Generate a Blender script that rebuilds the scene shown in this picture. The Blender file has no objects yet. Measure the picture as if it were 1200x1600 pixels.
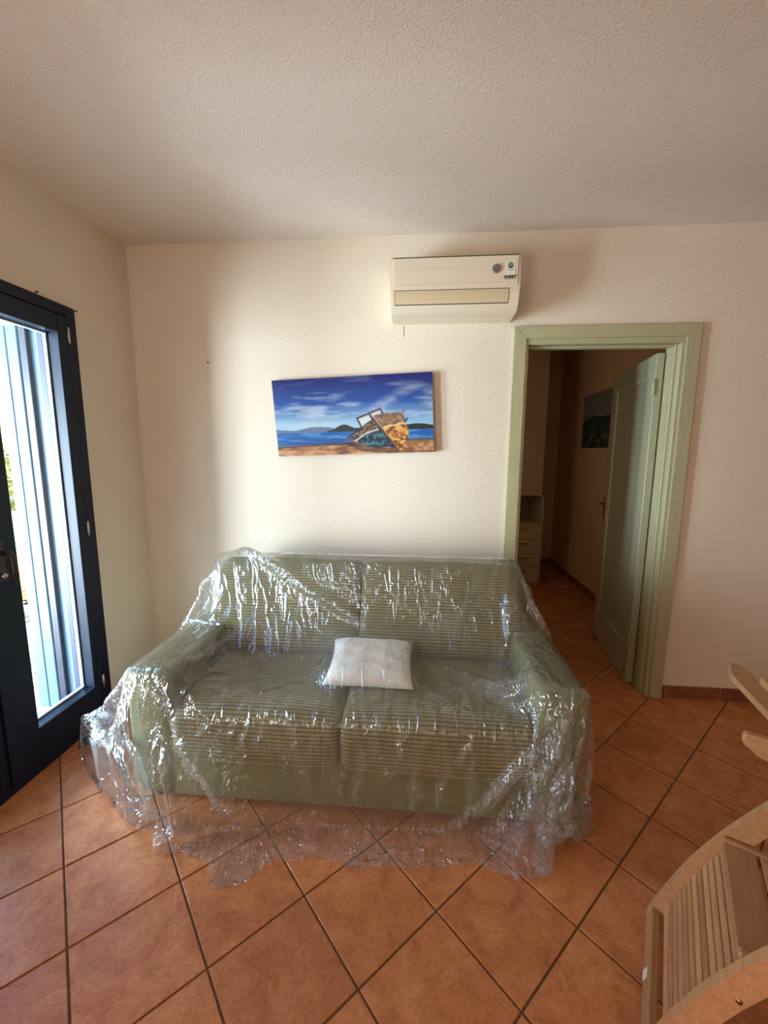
import bpy, bmesh, math, random
import numpy as np
from mathutils import Vector, Matrix

random.seed(7)
RNG = np.random.RandomState(11)
S = bpy.context.scene
COL = S.collection

# ------------------------------------------------------------------ camera
CAM_H = 1.4669
cam_d = bpy.data.cameras.new('camera')
cam = bpy.data.objects.new('camera', cam_d)
COL.objects.link(cam)
cam_d.sensor_fit = 'VERTICAL'
cam_d.sensor_height = 36.0
cam_d.lens = 637.94 / 1600 * 36.0
cam_d.clip_start = 0.02
cam_d.clip_end = 300
_M = [[0.99649748, 0.08343095, 0.00566203], [0.01770462, -0.14432002, -0.98937267], [-0.08172715, 0.98600761, -0.14529165]]
cam.matrix_world = Matrix((
    (_M[0][0], -_M[1][0], -_M[2][0], 0.0),
    (_M[0][1], -_M[1][1], -_M[2][1], 0.0),
    (_M[0][2], -_M[1][2], -_M[2][2], CAM_H),
    (0, 0, 0, 1)))
S.camera = cam

# ------------------------------------------------------------------ world, sun, lights, exposure
S.view_settings.view_transform = 'Standard'
S.view_settings.look = 'None'
S.view_settings.gamma = 1.0
S.view_settings.use_curve_mapping = False
S.view_settings.exposure = 0.12

W = bpy.data.worlds.new('sky')
S.world = W
W.use_nodes = True
nt = W.node_tree
nt.nodes.clear()
wo = nt.nodes.new('ShaderNodeOutputWorld')
bg = nt.nodes.new('ShaderNodeBackground')
sky = nt.nodes.new('ShaderNodeTexSky')
sky.sky_type = 'NISHITA'
sky.sun_disc = False
sky.sun_elevation = math.radians(52)
sky.sun_rotation = math.radians(60)
sky.air_density = 1.0
sky.dust_density = 2.5
sky.ozone_density = 1.0
bg.inputs['Strength'].default_value = 2.2
nt.links.new(sky.outputs[0], bg.inputs['Color'])
nt.links.new(bg.outputs[0], wo.inputs['Surface'])

def add_light(name, kind, loc, direction, energy, color, size=1.0, size_y=None, angle=None):
    d = bpy.data.lights.new(name, kind)
    d.energy = energy
    d.color = color
    if kind == 'AREA':
        d.shape = 'RECTANGLE'
        d.size = size
        d.size_y = size_y or size
    if angle is not None:
        d.angle = angle
    o = bpy.data.objects.new(name, d)
    COL.objects.link(o)
    o.location = loc
    o.rotation_euler = Vector(direction).to_track_quat('-Z', 'Y').to_euler()
    return o

add_light('sun', 'SUN', (4, 1, 8), (-0.55, -0.1, -1.0), 9.0, (1.0, 0.95, 0.86), angle=math.radians(0.6))
# daylight through the glazed door in view
door_light = add_light('glazed_door_daylight', 'AREA', (-3.9, 0.35, 0.95), (1, 0.42, 0.03), 640.0, (0.76, 0.88, 1.0), 1.7, 1.9)
# added warm fill lamps behind the camera; no window is modelled there
rear_light = add_light('rear_fill', 'AREA', (0.4, -2.30, 1.30), (0.0, 1, 0.45), 12.0, (1.0, 0.78, 0.56), 2.4, 1.5)
side_light = add_light('left_fill', 'AREA', (-1.66, -1.0, 1.15), (1, 0.40, 0.80), 52.0, (1.0, 0.86, 0.74), 1.2, 1.9)

passage_light = add_light('passage_fill', 'AREA', (-0.3, 3.6, 1.5), (1, 0.35, -0.2), 1.9, (1.0, 0.72, 0.45), 0.8, 1.2)  # added warm fill that lifts the dim passage and its cabinet

# ------------------------------------------------------------------ constants of the room
D = 2.435          # back wall
LX = -1.718        # left wall
RX = 4.20          # right wall
BY = -2.40         # wall behind the camera
CZ = 2.643         # ceiling
WT = 0.12          # thickness of the back wall
CORX, CORY, CORL = 1.78, 5.47, -0.6   # passage: right wall, far wall, left wall

# ------------------------------------------------------------------ material helpers
def mat(name, base=(0.5, 0.5, 0.5), rough=0.6, metal=0.0, spec=0.5):
    m = bpy.data.materials.new(name)
    m.use_nodes = True
    b = m.node_tree.nodes['Principled BSDF']
    b.inputs['Base Color'].default_value = (*base, 1)
    b.inputs['Roughness'].default_value = rough
    b.inputs['Metallic'].default_value = metal
    b.inputs['Specular IOR Level'].default_value = spec
    return m

def nodes(m):
    return m.node_tree.nodes, m.node_tree.links, m.node_tree.nodes['Principled BSDF']

def coords(m, kind='Object', scale=(1, 1, 1)):
    n, l, b = nodes(m)
    tc = n.new('ShaderNodeTexCoord')
    mp = n.new('ShaderNodeMapping')
    mp.inputs['Scale'].default_value = scale
    l.new(tc.outputs[kind], mp.inputs['Vector'])
    return mp.outputs['Vector']

def noise(m, vec, scale, detail=3, rough=0.5, dist=0.0):
    n, l, b = nodes(m)
    t = n.new('ShaderNodeTexNoise')
    t.inputs['Scale'].default_value = scale
    t.inputs['Detail'].default_value = detail
    t.inputs['Roughness'].default_value = rough
    t.inputs['Distortion'].default_value = dist
    if vec is not None:
        l.new(vec, t.inputs['Vector'])
    return t.outputs['Fac']

def ramp(m, fac, stops):
    n, l, b = nodes(m)
    r = n.new('ShaderNodeValToRGB')
    e = r.color_ramp.elements
    while len(e) < len(stops):
        e.new(0.5)
    for k, (p, c) in enumerate(stops):
        e[k].position = p
        e[k].color = (*c, 1) if len(c) == 3 else c
    l.new(fac, r.inputs['Fac'])
    return r.outputs['Color']

def bump(m, height, strength=0.3, dist=0.01, normal=None):
    n, l, b = nodes(m)
    u = n.new('ShaderNodeBump')
    u.inputs['Strength'].default_value = strength
    u.inputs['Distance'].default_value = dist
    l.new(height, u.inputs['Height'])
    if normal is not None:
        l.new(normal, u.inputs['Normal'])
    return u.outputs['Normal']

def math_node(m, op, a, b_=None):
    n, l, b = nodes(m)
    q = n.new('ShaderNodeMath')
    q.operation = op
    for k, v in enumerate((a, b_)):
        if v is None:
            continue
        if isinstance(v, (int, float)):
            q.inputs[k].default_value = v
        else:
            l.new(v, q.inputs[k])
    return q.outputs[0]

def plaster(name, base, s, strength):
    m = mat(name, base, 0.9, spec=0.2)
    n, l, b = nodes(m)
    v = coords(m)
    a = noise(m, v, s, 4, 0.6)
    c = noise(m, v, 2.3, 3, 0.5)
    col = ramp(m, c, [(0.3, tuple(x * 0.965 for x in base)), (0.7, base)])
    l.new(col, b.inputs['Base Color'])
    l.new(bump(m, a, strength, 0.006), b.inputs['Normal'])
    return m

M_wall = plaster('plaster_wall', (0.80, 0.695, 0.555), 55, 0.35)
M_ceil = plaster('stippled_ceiling', (0.78, 0.67, 0.575), 125, 0.8)

def tile_mat(name, c1, c2, c3, rough=0.42):
    m = mat(name, c2, rough)
    n, l, b = nodes(m)
    tc = n.new('ShaderNodeTexCoord')
    oi = n.new('ShaderNodeObjectInfo')
    add = n.new('ShaderNodeVectorMath')
    add.operation = 'ADD'
    l.new(tc.outputs['Object'], add.inputs[0])
    sc = n.new('ShaderNodeVectorMath')
    sc.operation = 'SCALE'
    cmb = n.new('ShaderNodeCombineXYZ')
    for k in range(3):
        l.new(oi.outputs['Random'], cmb.inputs[k])
    l.new(cmb.outputs[0], sc.inputs[0])
    sc.inputs['Scale'].default_value = 37.0
    l.new(sc.outputs[0], add.inputs[1])
    v = add.outputs[0]
    f = noise(m, v, 11, 8, 0.68, 0.6)
    col = ramp(m, f, [(0.30, c1), (0.5, c2), (0.72, c3)])
    f2 = noise(m, v, 90, 4, 0.6)
    mx = n.new('ShaderNodeMixRGB')
    mx.blend_type = 'MULTIPLY'
    mx.inputs['Fac'].default_value = 0.45
    l.new(col, mx.inputs['Color1'])
    l.new(ramp(m, f2, [(0.32, (0.55, 0.45, 0.4)), (0.55, (1, 1, 1))]), mx.inputs['Color2'])
    hs = n.new('ShaderNodeHueSaturation')
    l.new(mx.outputs[0], hs.inputs['Color'])
    l.new(math_node(m, 'ADD', math_node(m, 'MULTIPLY', oi.outputs['Random'], 0.16), 0.92), hs.inputs['Value'])
    l.new(hs.outputs[0], b.inputs['Base Color'])
    l.new(ramp(m, f, [(0.3, (rough + .08,) * 3), (0.7, (rough - .06,) * 3)]), b.inputs['Roughness'])
    n1 = bump(m, f, 0.35, 0.006)
    l.new(bump(m, f2, 0.18, 0.002, n1), b.inputs['Normal'])
    return m

M_tile = tile_mat('terracotta_tile', (0.40, 0.135, 0.045), (0.58, 0.215, 0.075), (0.68, 0.31, 0.135))
M_skirt = tile_mat('terracotta_skirting', (0.20, 0.06, 0.028), (0.27, 0.085, 0.04), (0.34, 0.12, 0.06))
M_grout = plaster('brown_grout', (0.19, 0.125, 0.075), 200, 0.3)
M_grout2 = plaster('pale_grout', (0.55, 0.42, 0.33), 200, 0.2)

def paint_wood(name, base, rough=0.45, grain=0.12, axis=(14, 14, 1.2)):
    m = mat(name, base, rough)
    n, l, b = nodes(m)
    v = coords(m, 'Object', axis)
    f = noise(m, v, 6, 5, 0.6, 0.3)
    l.new(ramp(m, f, [(0.3, tuple(x * (1 - grain) for x in base)), (0.7, tuple(min(1, x * (1 + grain)) for x in base))]), b.inputs['Base Color'])
    l.new(bump(m, f, 0.12, 0.002), b.inputs['Normal'])
    return m

M_green = paint_wood('pale_green_paint', (0.46, 0.435, 0.255), 0.5, 0.07)
M_leaf = paint_wood('door_paint', (0.38, 0.37, 0.24), 0.38, 0.06)
M_navy = paint_wood('navy_lacquer', (0.002, 0.007, 0.022), 0.42, 0.25)
M_navy.node_tree.nodes['Principled BSDF'].inputs['Specular IOR Level'].default_value = 0.28
M_blue = paint_wood('blue_shutter_paint', (0.085, 0.15, 0.20), 0.42, 0.1)
M_blue2 = paint_wood('dark_blue_frame_paint', (0.016, 0.018, 0.030), 0.4, 0.1)
M_jamb = mat('violet_grey_frame_paint', (0.040, 0.045, 0.078), 0.5)
M_seal = mat('pale_seal', (0.55, 0.65, 0.72), 0.4)
M_steel = mat('satin_steel', (0.62, 0.62, 0.6), 0.3, 1.0)
M_brass = mat('dull_brass', (0.50, 0.30, 0.13), 0.32, 1.0)
M_dark = mat('dark_metal', (0.02, 0.02, 0.02), 0.4)
M_black = mat('black_print', (0.02, 0.018, 0.015), 0.5)

def wood_mat(name, c1, c2, rough=0.55):
    m = mat(name, c1, rough)
    n, l, b = nodes(m)
    oi = n.new('ShaderNodeObjectInfo')
    v = coords(m, 'Object', (30, 3.0, 30))
    f = noise(m, v, 2.2, 6, 0.65, 0.7)
    col = ramp(m, f, [(0.28, c1), (0.72, c2)])
    hs = n.new('ShaderNodeHueSaturation')
    l.new(col, hs.inputs['Color'])
    l.new(math_node(m, 'ADD', math_node(m, 'MULTIPLY', oi.outputs['Random'], 0.45), 0.78), hs.inputs['Value'])
    l.new(hs.outputs[0], b.inputs['Base Color'])
    l.new(bump(m, f, 0.25, 0.002), b.inputs['Normal'])
    return m

M_wood = wood_mat('weathered_teak', (0.44, 0.215, 0.095), (0.60, 0.335, 0.165))
M_wood2 = wood_mat('bench_wood', (0.42, 0.20, 0.08), (0.55, 0.30, 0.14))

# ------------------------------------------------------------------ object helpers
def link(name, me, m=None, parent=None, smooth=False):
    o = bpy.data.objects.new(name, me)
    COL.objects.link(o)
    if m is not None and not me.materials:
        me.materials.append(m)
    if parent is not None:
        o.parent = parent
    if smooth:
        for p in me.polygons:
            p.use_smooth = True
    return o

def from_bm(name, bm, m=None, parent=None, smooth=False):
    me = bpy.data.meshes.new(name)
    bmesh.ops.recalc_face_normals(bm, faces=bm.faces)
    bm.to_mesh(me)
    bm.free()
    return link(name, me, m, parent, smooth)

def raw(name, verts, faces, m=None, parent=None, smooth=False):
    me = bpy.data.meshes.new(name)
    me.from_pydata([tuple(v) for v in verts], [], faces)
    me.update()
    return link(name, me, m, parent, smooth)

def box_bm(bm, lo, hi, bevel=0.0, seg=1, rot=None):
    old = set(bm.verts)
    r = bmesh.ops.create_cube(bm, size=1.0)
    vs = r['verts']
    c = [(a + b) / 2 for a, b in zip(lo, hi)]
    s = [abs(b - a) for a, b in zip(lo, hi)]
    bmesh.ops.scale(bm, vec=s, verts=vs)
    if bevel > 0:
        es = list({e for v in vs for e in v.link_edges})
        bmesh.ops.bevel(bm, geom=es, offset=min(bevel, min(s) * 0.45), segments=seg, affect='EDGES', profile=0.5)
        vs = [v for v in bm.verts if v not in old]
    if rot is not None:
        bmesh.ops.rotate(bm, cent=(0, 0, 0), matrix=rot, verts=vs)
    bmesh.ops.translate(bm, vec=c, verts=vs)

def box(name, lo, hi, m, parent=None, bevel=0.002, seg=1, rot=None):
    bm = bmesh.new()
    box_bm(bm, lo, hi, bevel, seg, rot)
    return from_bm(name, bm, m, parent)

def prism_bm(bm, pts, axis, a, b):
    """closed polygon pts (2-D) extruded along an axis from a to b."""
    def P(p, t):
        return {'x': (t, p[0], p[1]), 'y': (p[0], t, p[1]), 'z': (p[0], p[1], t)}[axis]
    v0 = [bm.verts.new(P(p, a)) for p in pts]
    v1 = [bm.verts.new(P(p, b)) for p in pts]
    n = len(pts)
    for i in range(n):
        bm.faces.new((v0[i], v0[(i + 1) % n], v1[(i + 1) % n], v1[i]))
    bm.faces.new(v0)
    bm.faces.new(list(reversed(v1)))

def prism(name, pts, axis, a, b, m, parent=None, bevel=0.0, smooth=False):
    bm = bmesh.new()
    prism_bm(bm, pts, axis, a, b)
    if bevel:
        bmesh.ops.bevel(bm, geom=list(bm.edges), offset=bevel, segments=1, affect='EDGES')
    return from_bm(name, bm, m, parent, smooth)

def tube(name, pts, r, m, parent=None, n=8):
    bm = bmesh.new()
    tube_bm(bm, pts, r, n)
    return from_bm(name, bm, m, parent, True)

def tube_bm(bm, pts, r, n=8):
    pts = [Vector(p) for p in pts]
    rings = []
    for i, p in enumerate(pts):
        t = (pts[min(i + 1, len(pts) - 1)] - pts[max(i - 1, 0)]).normalized()
        a = t.orthogonal().normalized() if i == 0 else (rings_a - t * rings_a.dot(t)).normalized()
        rings_a = a
        b = t.cross(a)
        rings.append([bm.verts.new(p + (a * math.cos(q) + b * math.sin(q)) * r) for q in [2 * math.pi * k / n for k in range(n)]])
    for i in range(len(rings) - 1):
        for k in range(n):
            bm.faces.new((rings[i][k], rings[i][(k + 1) % n], rings[i + 1][(k + 1) % n], rings[i + 1][k]))
    bm.faces.new(rings[0])
    bm.faces.new(list(reversed(rings[-1])))

def empty(name, loc=(0, 0, 0), rz=0.0, parent=None):
    o = bpy.data.objects.new(name, None)
    COL.objects.link(o)
    o.location = loc
    o.rotation_euler = (0, 0, rz)
    o.empty_display_size = 0.1
    if parent is not None:
        o.parent = parent
    return o

def tag(o, label=None, cat=None, group=None, kind=None):
    for k, v in (('label', label), ('category', cat), ('group', group), ('kind', kind)):
        if v:
            o[k] = v
    return o

def struct(o, label=None):
    o['kind'] = 'structure'
    if label:
        o['label'] = label
    return o

def local(parent, o):
    """keep world coordinates of a mesh built in world space while hanging it under a placed empty"""
    o.matrix_parent_inverse = parent.matrix_basis.inverted()
    return o

# ------------------------------------------------------------------ floor: screed and single tiles
floor = box('floor', (LX - 0.25, BY - 0.1, -0.12), (RX + 0.1, CORY + 0.1, -0.006), M_grout, None, 0)
struct(floor, 'terracotta tiled floor laid diagonally with brown joints')
floor['category'] = 'floor'

GA, GX, GY, TS = 0.766570614, -0.37075925, 0.26168304, 0.31
TU = np.array([math.cos(GA), math.sin(GA)])
TV = np.array([-math.sin(GA), math.cos(GA)])

def clip(poly, rect):
    x0, y0, x1, y1 = rect
    for ax, lim, sgn in ((0, x0, 1), (0, x1, -1), (1, y0, 1), (1, y1, -1)):
        out = []
        for i in range(len(poly)):
            p, q = poly[i], poly[(i + 1) % len(poly)]
            ip, iq = sgn * (p[ax] - lim) >= 0, sgn * (q[ax] - lim) >= 0
            if ip:
                out.append(p)
            if ip != iq:
                t = (lim - p[ax]) / (q[ax] - p[ax])
                out.append((p[0] + t * (q[0] - p[0]), p[1] + t * (q[1] - p[1])))
        poly = out
        if len(poly) < 3:
            return []
    return poly

def area(poly):
    return abs(sum(poly[i][0] * poly[(i + 1) % len(poly)][1] - poly[(i + 1) % len(poly)][0] * poly[i][1] for i in range(len(poly)))) / 2

full_mesh = None
g = 0.0032
far_tiles = bmesh.new()
DOORX0, DOORX1 = 0.597, 1.397
rects = [(LX, BY, RX, D), (DOORX0, D, DOORX1, D + WT), (CORL, D + WT, CORX, CORY)]
for i in range(-22, 24):
    for j in range(-16, 26):
        c = np.array([GX, GY]) + TS * ((j + 0.5) * TU + (i + 0.5) * TV)
        sq = [tuple(c + TU * a * (TS / 2 - g) + TV * b * (TS / 2 - g)) for a, b in ((-1, -1), (1, -1), (1, 1), (-1, 1))]
        for k, rc in enumerate(rects):
            # the doorway strip belongs to the tiles that cross it
            poly = clip(sq, rc)
            if len(poly) < 3 or area(poly) < 4e-4:
                continue
            cx, cy = c
            seen = (cy > 0.35 and -2.0 < cx < 2.1 and cy < D + 0.3) or (k > 0 and cx > 0.3) 
            dz = RNG.uniform(-0.0006, 0.0006)
            inner = [(x + (cx - x) * 0.012, y + (cy - y) * 0.012) for x, y in poly]
            if seen:
                if area(poly) > (TS - 2 * g) ** 2 * 0.999:
                    if full_mesh is None:
                        pl = [(x - cx, y - cy) for x, y in poly]
                        pi = [(x - cx, y - cy) for x, y in inner]
                        vs = [(x, y, -0.008) for x, y in pl] + [(x, y, -0.0012) for x, y in pl] + [(x, y, 0) for x, y in pi]
                        fs = [(8, 9, 10, 11)] + [(a + q, (a + 1) % 4 + q, (a + 1) % 4 + q + 4, a + q + 4) for a in range(4) for q in (0, 4)]
                        full_mesh = bpy.data.meshes.new('tile')
                        full_mesh.from_pydata(vs, [], fs)
                        full_mesh.materials.append(M_tile)
                    o = bpy.data.objects.new('tile', full_mesh)
                    COL.objects.link(o)
                    o.parent = floor
                    o.location = (cx, cy, dz)
                else:
                    n = len(poly)
                    pl = [(x - cx, y - cy) for x, y in poly]
                    pi = [(x - cx, y - cy) for x, y in inner]
                    vs = [(x, y, -0.008) for x, y in pl] + [(x, y, -0.0012) for x, y in pl] + [(x, y, 0) for x, y in pi]
                    fs = [tuple(range(2 * n, 3 * n))] + [(a + q, (a + 1) % n + q, (a + 1) % n + q + n, a + q + n) for a in range(n) for q in (0, n)]
                    o = raw('tile', vs, fs, M_tile, floor)
                    o.location = (cx, cy, dz)
            else:
                v = [far_tiles.verts.new((x, y, dz)) for x, y in poly]
                far_tiles.faces.new(v)
ft = from_bm('tile_field', far_tiles, M_tile, floor)
ft['kind'] = 'stuff'

# ------------------------------------------------------------------ walls, ceiling
def wall_with_hole(name, axis, a0, a1, z0, z1, t0, t1, holes, m):
    """wall along an axis ('x' or 'y'), holes = [(a, b, za, zb)]"""
    bm = bmesh.new()
    cuts = sorted({a0, a1} | {h[0] for h in holes} | {h[1] for h in holes})
    for p, q in zip(cuts[:-1], cuts[1:]):
        hs = [h for h in holes if h[0] <= p + 1e-6 and h[1] >= q - 1e-6]
        segs = [(z0, z1)]
        for h in hs:
            new = []
            for s0, s1 in segs:
                if h[2] > s0:
                    new.append((s0, min(h[2], s1)))
                if h[3] < s1:
                    new.append((max(h[3], s0), s1))
            segs = new
        for s0, s1 in segs:
            if axis == 'x':
                box_bm(bm, (p, t0, s0), (q, t1, s1))
            else:
                box_bm(bm, (t0, p, s0), (t1, q, s1))
    bmesh.ops.remove_doubles(bm, verts=bm.verts, dist=1e-5)
    # drop the internal faces that two neighbouring boxes share
    seen = {}
    for f in bm.faces:
        seen.setdefault(tuple(sorted(v.index for v in f.verts)), []).append(f)
    bm.verts.index_update()
    return struct(from_bm(name, bm, m))

DH = 2.058  # clear height of the doorway
back = wall_with_hole('wall_back', 'x', LX - 0.25, RX + 0.12, 0, CZ, D, D + WT, [(DOORX0 - 0.012, DOORX1 + 0.012, -0.01, DH + 0.012)], M_wall)
WY0, WY1, WZ = 0.86, 2.002, 2.155
left = wall_with_hole('wall_left', 'y', BY, D, 0, CZ, LX - 0.25, LX, [(WY0, WY1, -0.01, WZ)], M_wall)
struct(box('wall_right', (RX, BY, 0), (RX + 0.12, D, CZ), M_wall, None, 0))
struct(box('wall_rear', (LX - 0.25, BY - 0.12, 0), (RX + 0.12, BY, CZ), M_wall, None, 0))
struct(box('ceiling', (LX - 0.25, BY - 0.12, CZ), (RX + 0.12, CORY + 0.12, CZ + 0.15), M_ceil, None, 0))
M_cor = plaster('passage_wall_orange_cast', (0.70, 0.47, 0.28), 55, 0.3)  # same wall, with the dim passage's orange cast put into its colour
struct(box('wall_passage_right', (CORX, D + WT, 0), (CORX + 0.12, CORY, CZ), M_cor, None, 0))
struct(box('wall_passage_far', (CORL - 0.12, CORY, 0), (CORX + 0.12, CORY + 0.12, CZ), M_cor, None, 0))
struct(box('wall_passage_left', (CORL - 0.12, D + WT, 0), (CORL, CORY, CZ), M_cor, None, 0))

# skirting of single tiles
def skirting(name, axis, a0, a1, t, side, joints_from, m=M_skirt):
    root = empty(name)
    struct(root)
    root['label'] = 'dark terracotta skirting tiles along the foot of the wall'
    x = joints_from
    while x > a0:
        x -= 0.31
    bmg = bmesh.new()
    d = 0.010 * side
    if axis == 'x':
        box_bm(bmg, (a0, min(t, t + d * .7), 0), (a1, max(t, t + d * .7), 0.079))
    else:
        box_bm(bmg, (min(t, t + d * .7), a0, 0), (max(t, t + d * .7), a1, 0.079))
    from_bm('mortar', bmg, M_grout2, root)
    while x < a1:
        p, q = max(x + 0.002, a0), min(x + 0.308, a1)
        if q - p > 0.01:
            if axis == 'x':
                box('skirting_tile', (p, min(t, t + d), 0.001), (q, max(t, t + d), 0.078), m, root, 0.0015)
            else:
                box('skirting_tile', (min(t, t + d), p, 0.001), (max(t, t + d), q, 0.078), m, root, 0.0015)
        x += 0.31
    return root

skirting('baseboard_back', 'x', 1.497, RX, D, -1, 1.52)
skirting('baseboard_back_left', 'x', LX, 0.512, D, -1, 0.3)
skirting('baseboard_passage', 'y', D + WT, CORY, CORX, -1, 3.0)
skirting('baseboard_passage_far', 'x', 1.40, CORX - 0.012, CORY, -1, 1.5)

# ------------------------------------------------------------------ doorway: architrave, lining, open leaf
tr = struct(empty('trim_1'), 'pale sage green wooden door frame around the dark doorway')
AX0, AX1, AZ = 0.514, 1.490, 2.153
IX0, IX1, IZ = 0.582, 1.418, 2.088
y0, y1 = D - 0.022, D
def quadprism(name, pts, ya, yb, m, parent):
    bm = bmesh.new()
    prism_bm(bm, pts, 'y', ya, yb)
    bmesh.ops.bevel(bm, geom=list(bm.edges), offset=0.0025, segments=2, affect='EDGES')
    return from_bm(name, bm, m, parent)
quadprism('architrave', [(AX0, 0), (IX0, 0), (IX0, IZ), (AX0, AZ)], y0, y1, M_green, tr)
quadprism('architrave', [(IX1, 0), (AX1, 0), (AX1, AZ), (IX1, IZ)], y0, y1, M_green, tr)
quadprism('architrave', [(AX0, AZ), (IX0, IZ), (IX1, IZ), (AX1, AZ)], y0, y1, M_green, tr)
# lining boards, slightly back from the architrave
box('lining_board', (IX0 - 0.002, D - 0.012, 0), (DOORX0, D + WT + 0.01, DH), M_green, tr, 0.003)
box('lining_board', (DOORX1, D - 0.012, 0), (IX1 + 0.002, D + WT + 0.01, DH), M_green, tr, 0.003)
box('lining_board', (IX0 - 0.002, D - 0.012, DH), (IX1 + 0.002, D + WT + 0.01, IZ + 0.002), M_green, tr, 0.003)
# door stop strips
box('door_stop', (DOORX0, D + 0.03, 0), (DOORX0 + 0.012, D + 0.07, DH), M_green, tr, 0.003)
box('door_stop', (DOORX1 - 0.014, D + 0.02, 0), (DOORX1, D + 0.065, DH), M_green, tr, 0.003)
box('door_stop', (DOORX0 + 0.012, D + 0.03, DH - 0.012), (DOORX1 - 0.014, D + 0.07, DH), M_green, tr, 0.003)
quadprism('architrave', [(AX0, 0), (IX0, 0), (IX0, IZ), (AX0, AZ)], D + WT, D + WT + 0.02, M_green, tr)

dr = empty('door_1', (1.388, D + WT - 0.005, 0.0), math.radians(90 - 8.5))
struct(dr, 'sage green panelled inner door standing open into the passage')
# local: x along the leaf away from the hinge, y = thickness (positive towards the doorway side)
LW, LH, LT = 0.79, 2.035, 0.042
st, z0p, z1p = 0.105, 0.235, 1.915
def lbox(name, lo, hi, m, parent, bev=0.003):
    return box(name, lo, hi, m, parent, bev)
lbox('hinge_stile', (0, 0, 0.012), (st, LT, LH), M_leaf, dr)
lbox('lock_stile', (LW - st, 0, 0.012), (LW, LT, LH), M_leaf, dr)
lbox('bottom_rail', (st, 0, 0.012), (LW - st, LT, z0p), M_leaf, dr)
lbox('top_rail', (st, 0, z1p), (LW - st, LT, LH), M_leaf, dr)
lbox('inset_panel', (st - .002, 0.010, z0p - .002), (LW - st + .002, LT - 0.010, z1p + .002), M_leaf, dr, 0)
M_bead = paint_wood('door_bead_paint', (0.50, 0.47, 0.32), 0.35, 0.04)
bd = bmesh.new()
for yy in (LT - 0.010, 0.003):
    box_bm(bd, (st, yy, z0p), (st + 0.012, yy + 0.007, z1p))
    box_bm(bd, (LW - st - 0.012, yy, z0p), (LW - st, yy + 0.007, z1p))
    box_bm(bd, (st + .012, yy, z0p), (LW - st - .012, yy + 0.007, z0p + 0.012))
    box_bm(bd, (st + .012, yy, z1p - 0.012), (LW - st - .012, yy + 0.007, z1p))
from_bm('panel_bead', bd, M_bead, dr)
for sgn, yb in ((1, LT), (-1, 0)):
    pl = lbox('handle_plate', (LW - 0.075, min(yb, yb + .006 * sgn), 0.93), (LW - 0.035, max(yb, yb + .006 * sgn), 1.15), M_brass, dr, 0.001)
    tube('handle_lever', [(LW - 0.055, yb + .004 * sgn, 1.08), (LW - 0.055, yb + .045 * sgn, 1.08), (LW - 0.07, yb + .052 * sgn, 1.08), (LW - 0.16, yb + .05 * sgn, 1.078)], 0.008, M_brass, pl)
for zz in (0.25, 1.8):
    tube('hinge', [(-0.006, LT + 0.004, zz), (-0.006, LT + 0.004, zz + 0.09)], 0.007, M_green, dr)

# ------------------------------------------------------------------ glazed door in the left wall (world space)
win = struct(empty('window_1'), 'dark navy glazed double door to the terrace')
FX0, FX1 = LX - 0.085, LX + 0.014         # frame depth
def wb(name, lo, hi, m=M_navy, bev=0.004, parent=win):
    return box(name, lo, hi, m, parent, bev, 2)
def wb_frame(name, x0, x1, ya, yb, za, zb, w, wbot=None, wtop=None, m=M_navy, parent=win, bev=0.004):
    bm = bmesh.new()
    wbot = w if wbot is None else wbot
    wtop = w if wtop is None else wtop
    box_bm(bm, (x0, ya, za), (x1, ya + w, zb), bev, 2)
    box_bm(bm, (x0, yb - w, za), (x1, yb, zb), bev, 2)
    box_bm(bm, (x0, ya + w, za), (x1, yb - w, za + wbot), bev, 2)
    box_bm(bm, (x0, ya + w, zb - wtop), (x1, yb - w, zb), bev, 2)
    return from_bm(name, bm, m, parent)
wb('frame_post', (FX0, 1.945, 0.0), (FX1, WY1, WZ))
wb('frame_post', (FX0, WY0, 0.0), (FX1, WY0 + 0.057, WZ))
wb('frame_head', (FX0, WY0 + .057, WZ - 0.05), (FX1, 1.945, WZ))
wb('threshold', (FX0, WY0 + .057, 0.0), (FX1, 1.945, 0.035))
M_glass = bpy.data.materials.new('window_glass')
M_glass.use_nodes = True
gn, gl = M_glass.node_tree.nodes, M_glass.node_tree.links
gn.remove(gn['Principled BSDF'])
gt = gn.new('ShaderNodeBsdfTransparent')
gt.inputs[0].default_value = (0.93, 0.97, 0.98, 1)
gg = gn.new('ShaderNodeBsdfGlossy')
gg.inputs['Roughness'].default_value = 0.02
fr = gn.new('ShaderNodeFresnel')
gm = gn.new('ShaderNodeMixShader')
def two_sided_ior(n_, l_, fres):
    # the same reflectance on both faces of a thin sheet
    ge = n_.new('ShaderNodeNewGeometry')
    mr_ = n_.new('ShaderNodeMapRange')
    mr_.inputs['To Min'].default_value = 1.5
    mr_.inputs['To Max'].default_value = 1 / 1.5
    l_.new(ge.outputs['Backfacing'], mr_.inputs['Value'])
    l_.new(mr_.outputs[0], fres.inputs['IOR'])
two_sided_ior(gn, gl, fr)
gl.new(fr.outputs[0], gm.inputs[0])
gl.new(gt.outputs[0], gm.inputs[1])
gl.new(gg.outputs[0], gm.inputs[2])
gl.new(gm.outputs[0], gn['Material Output'].inputs['Surface'])

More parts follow.
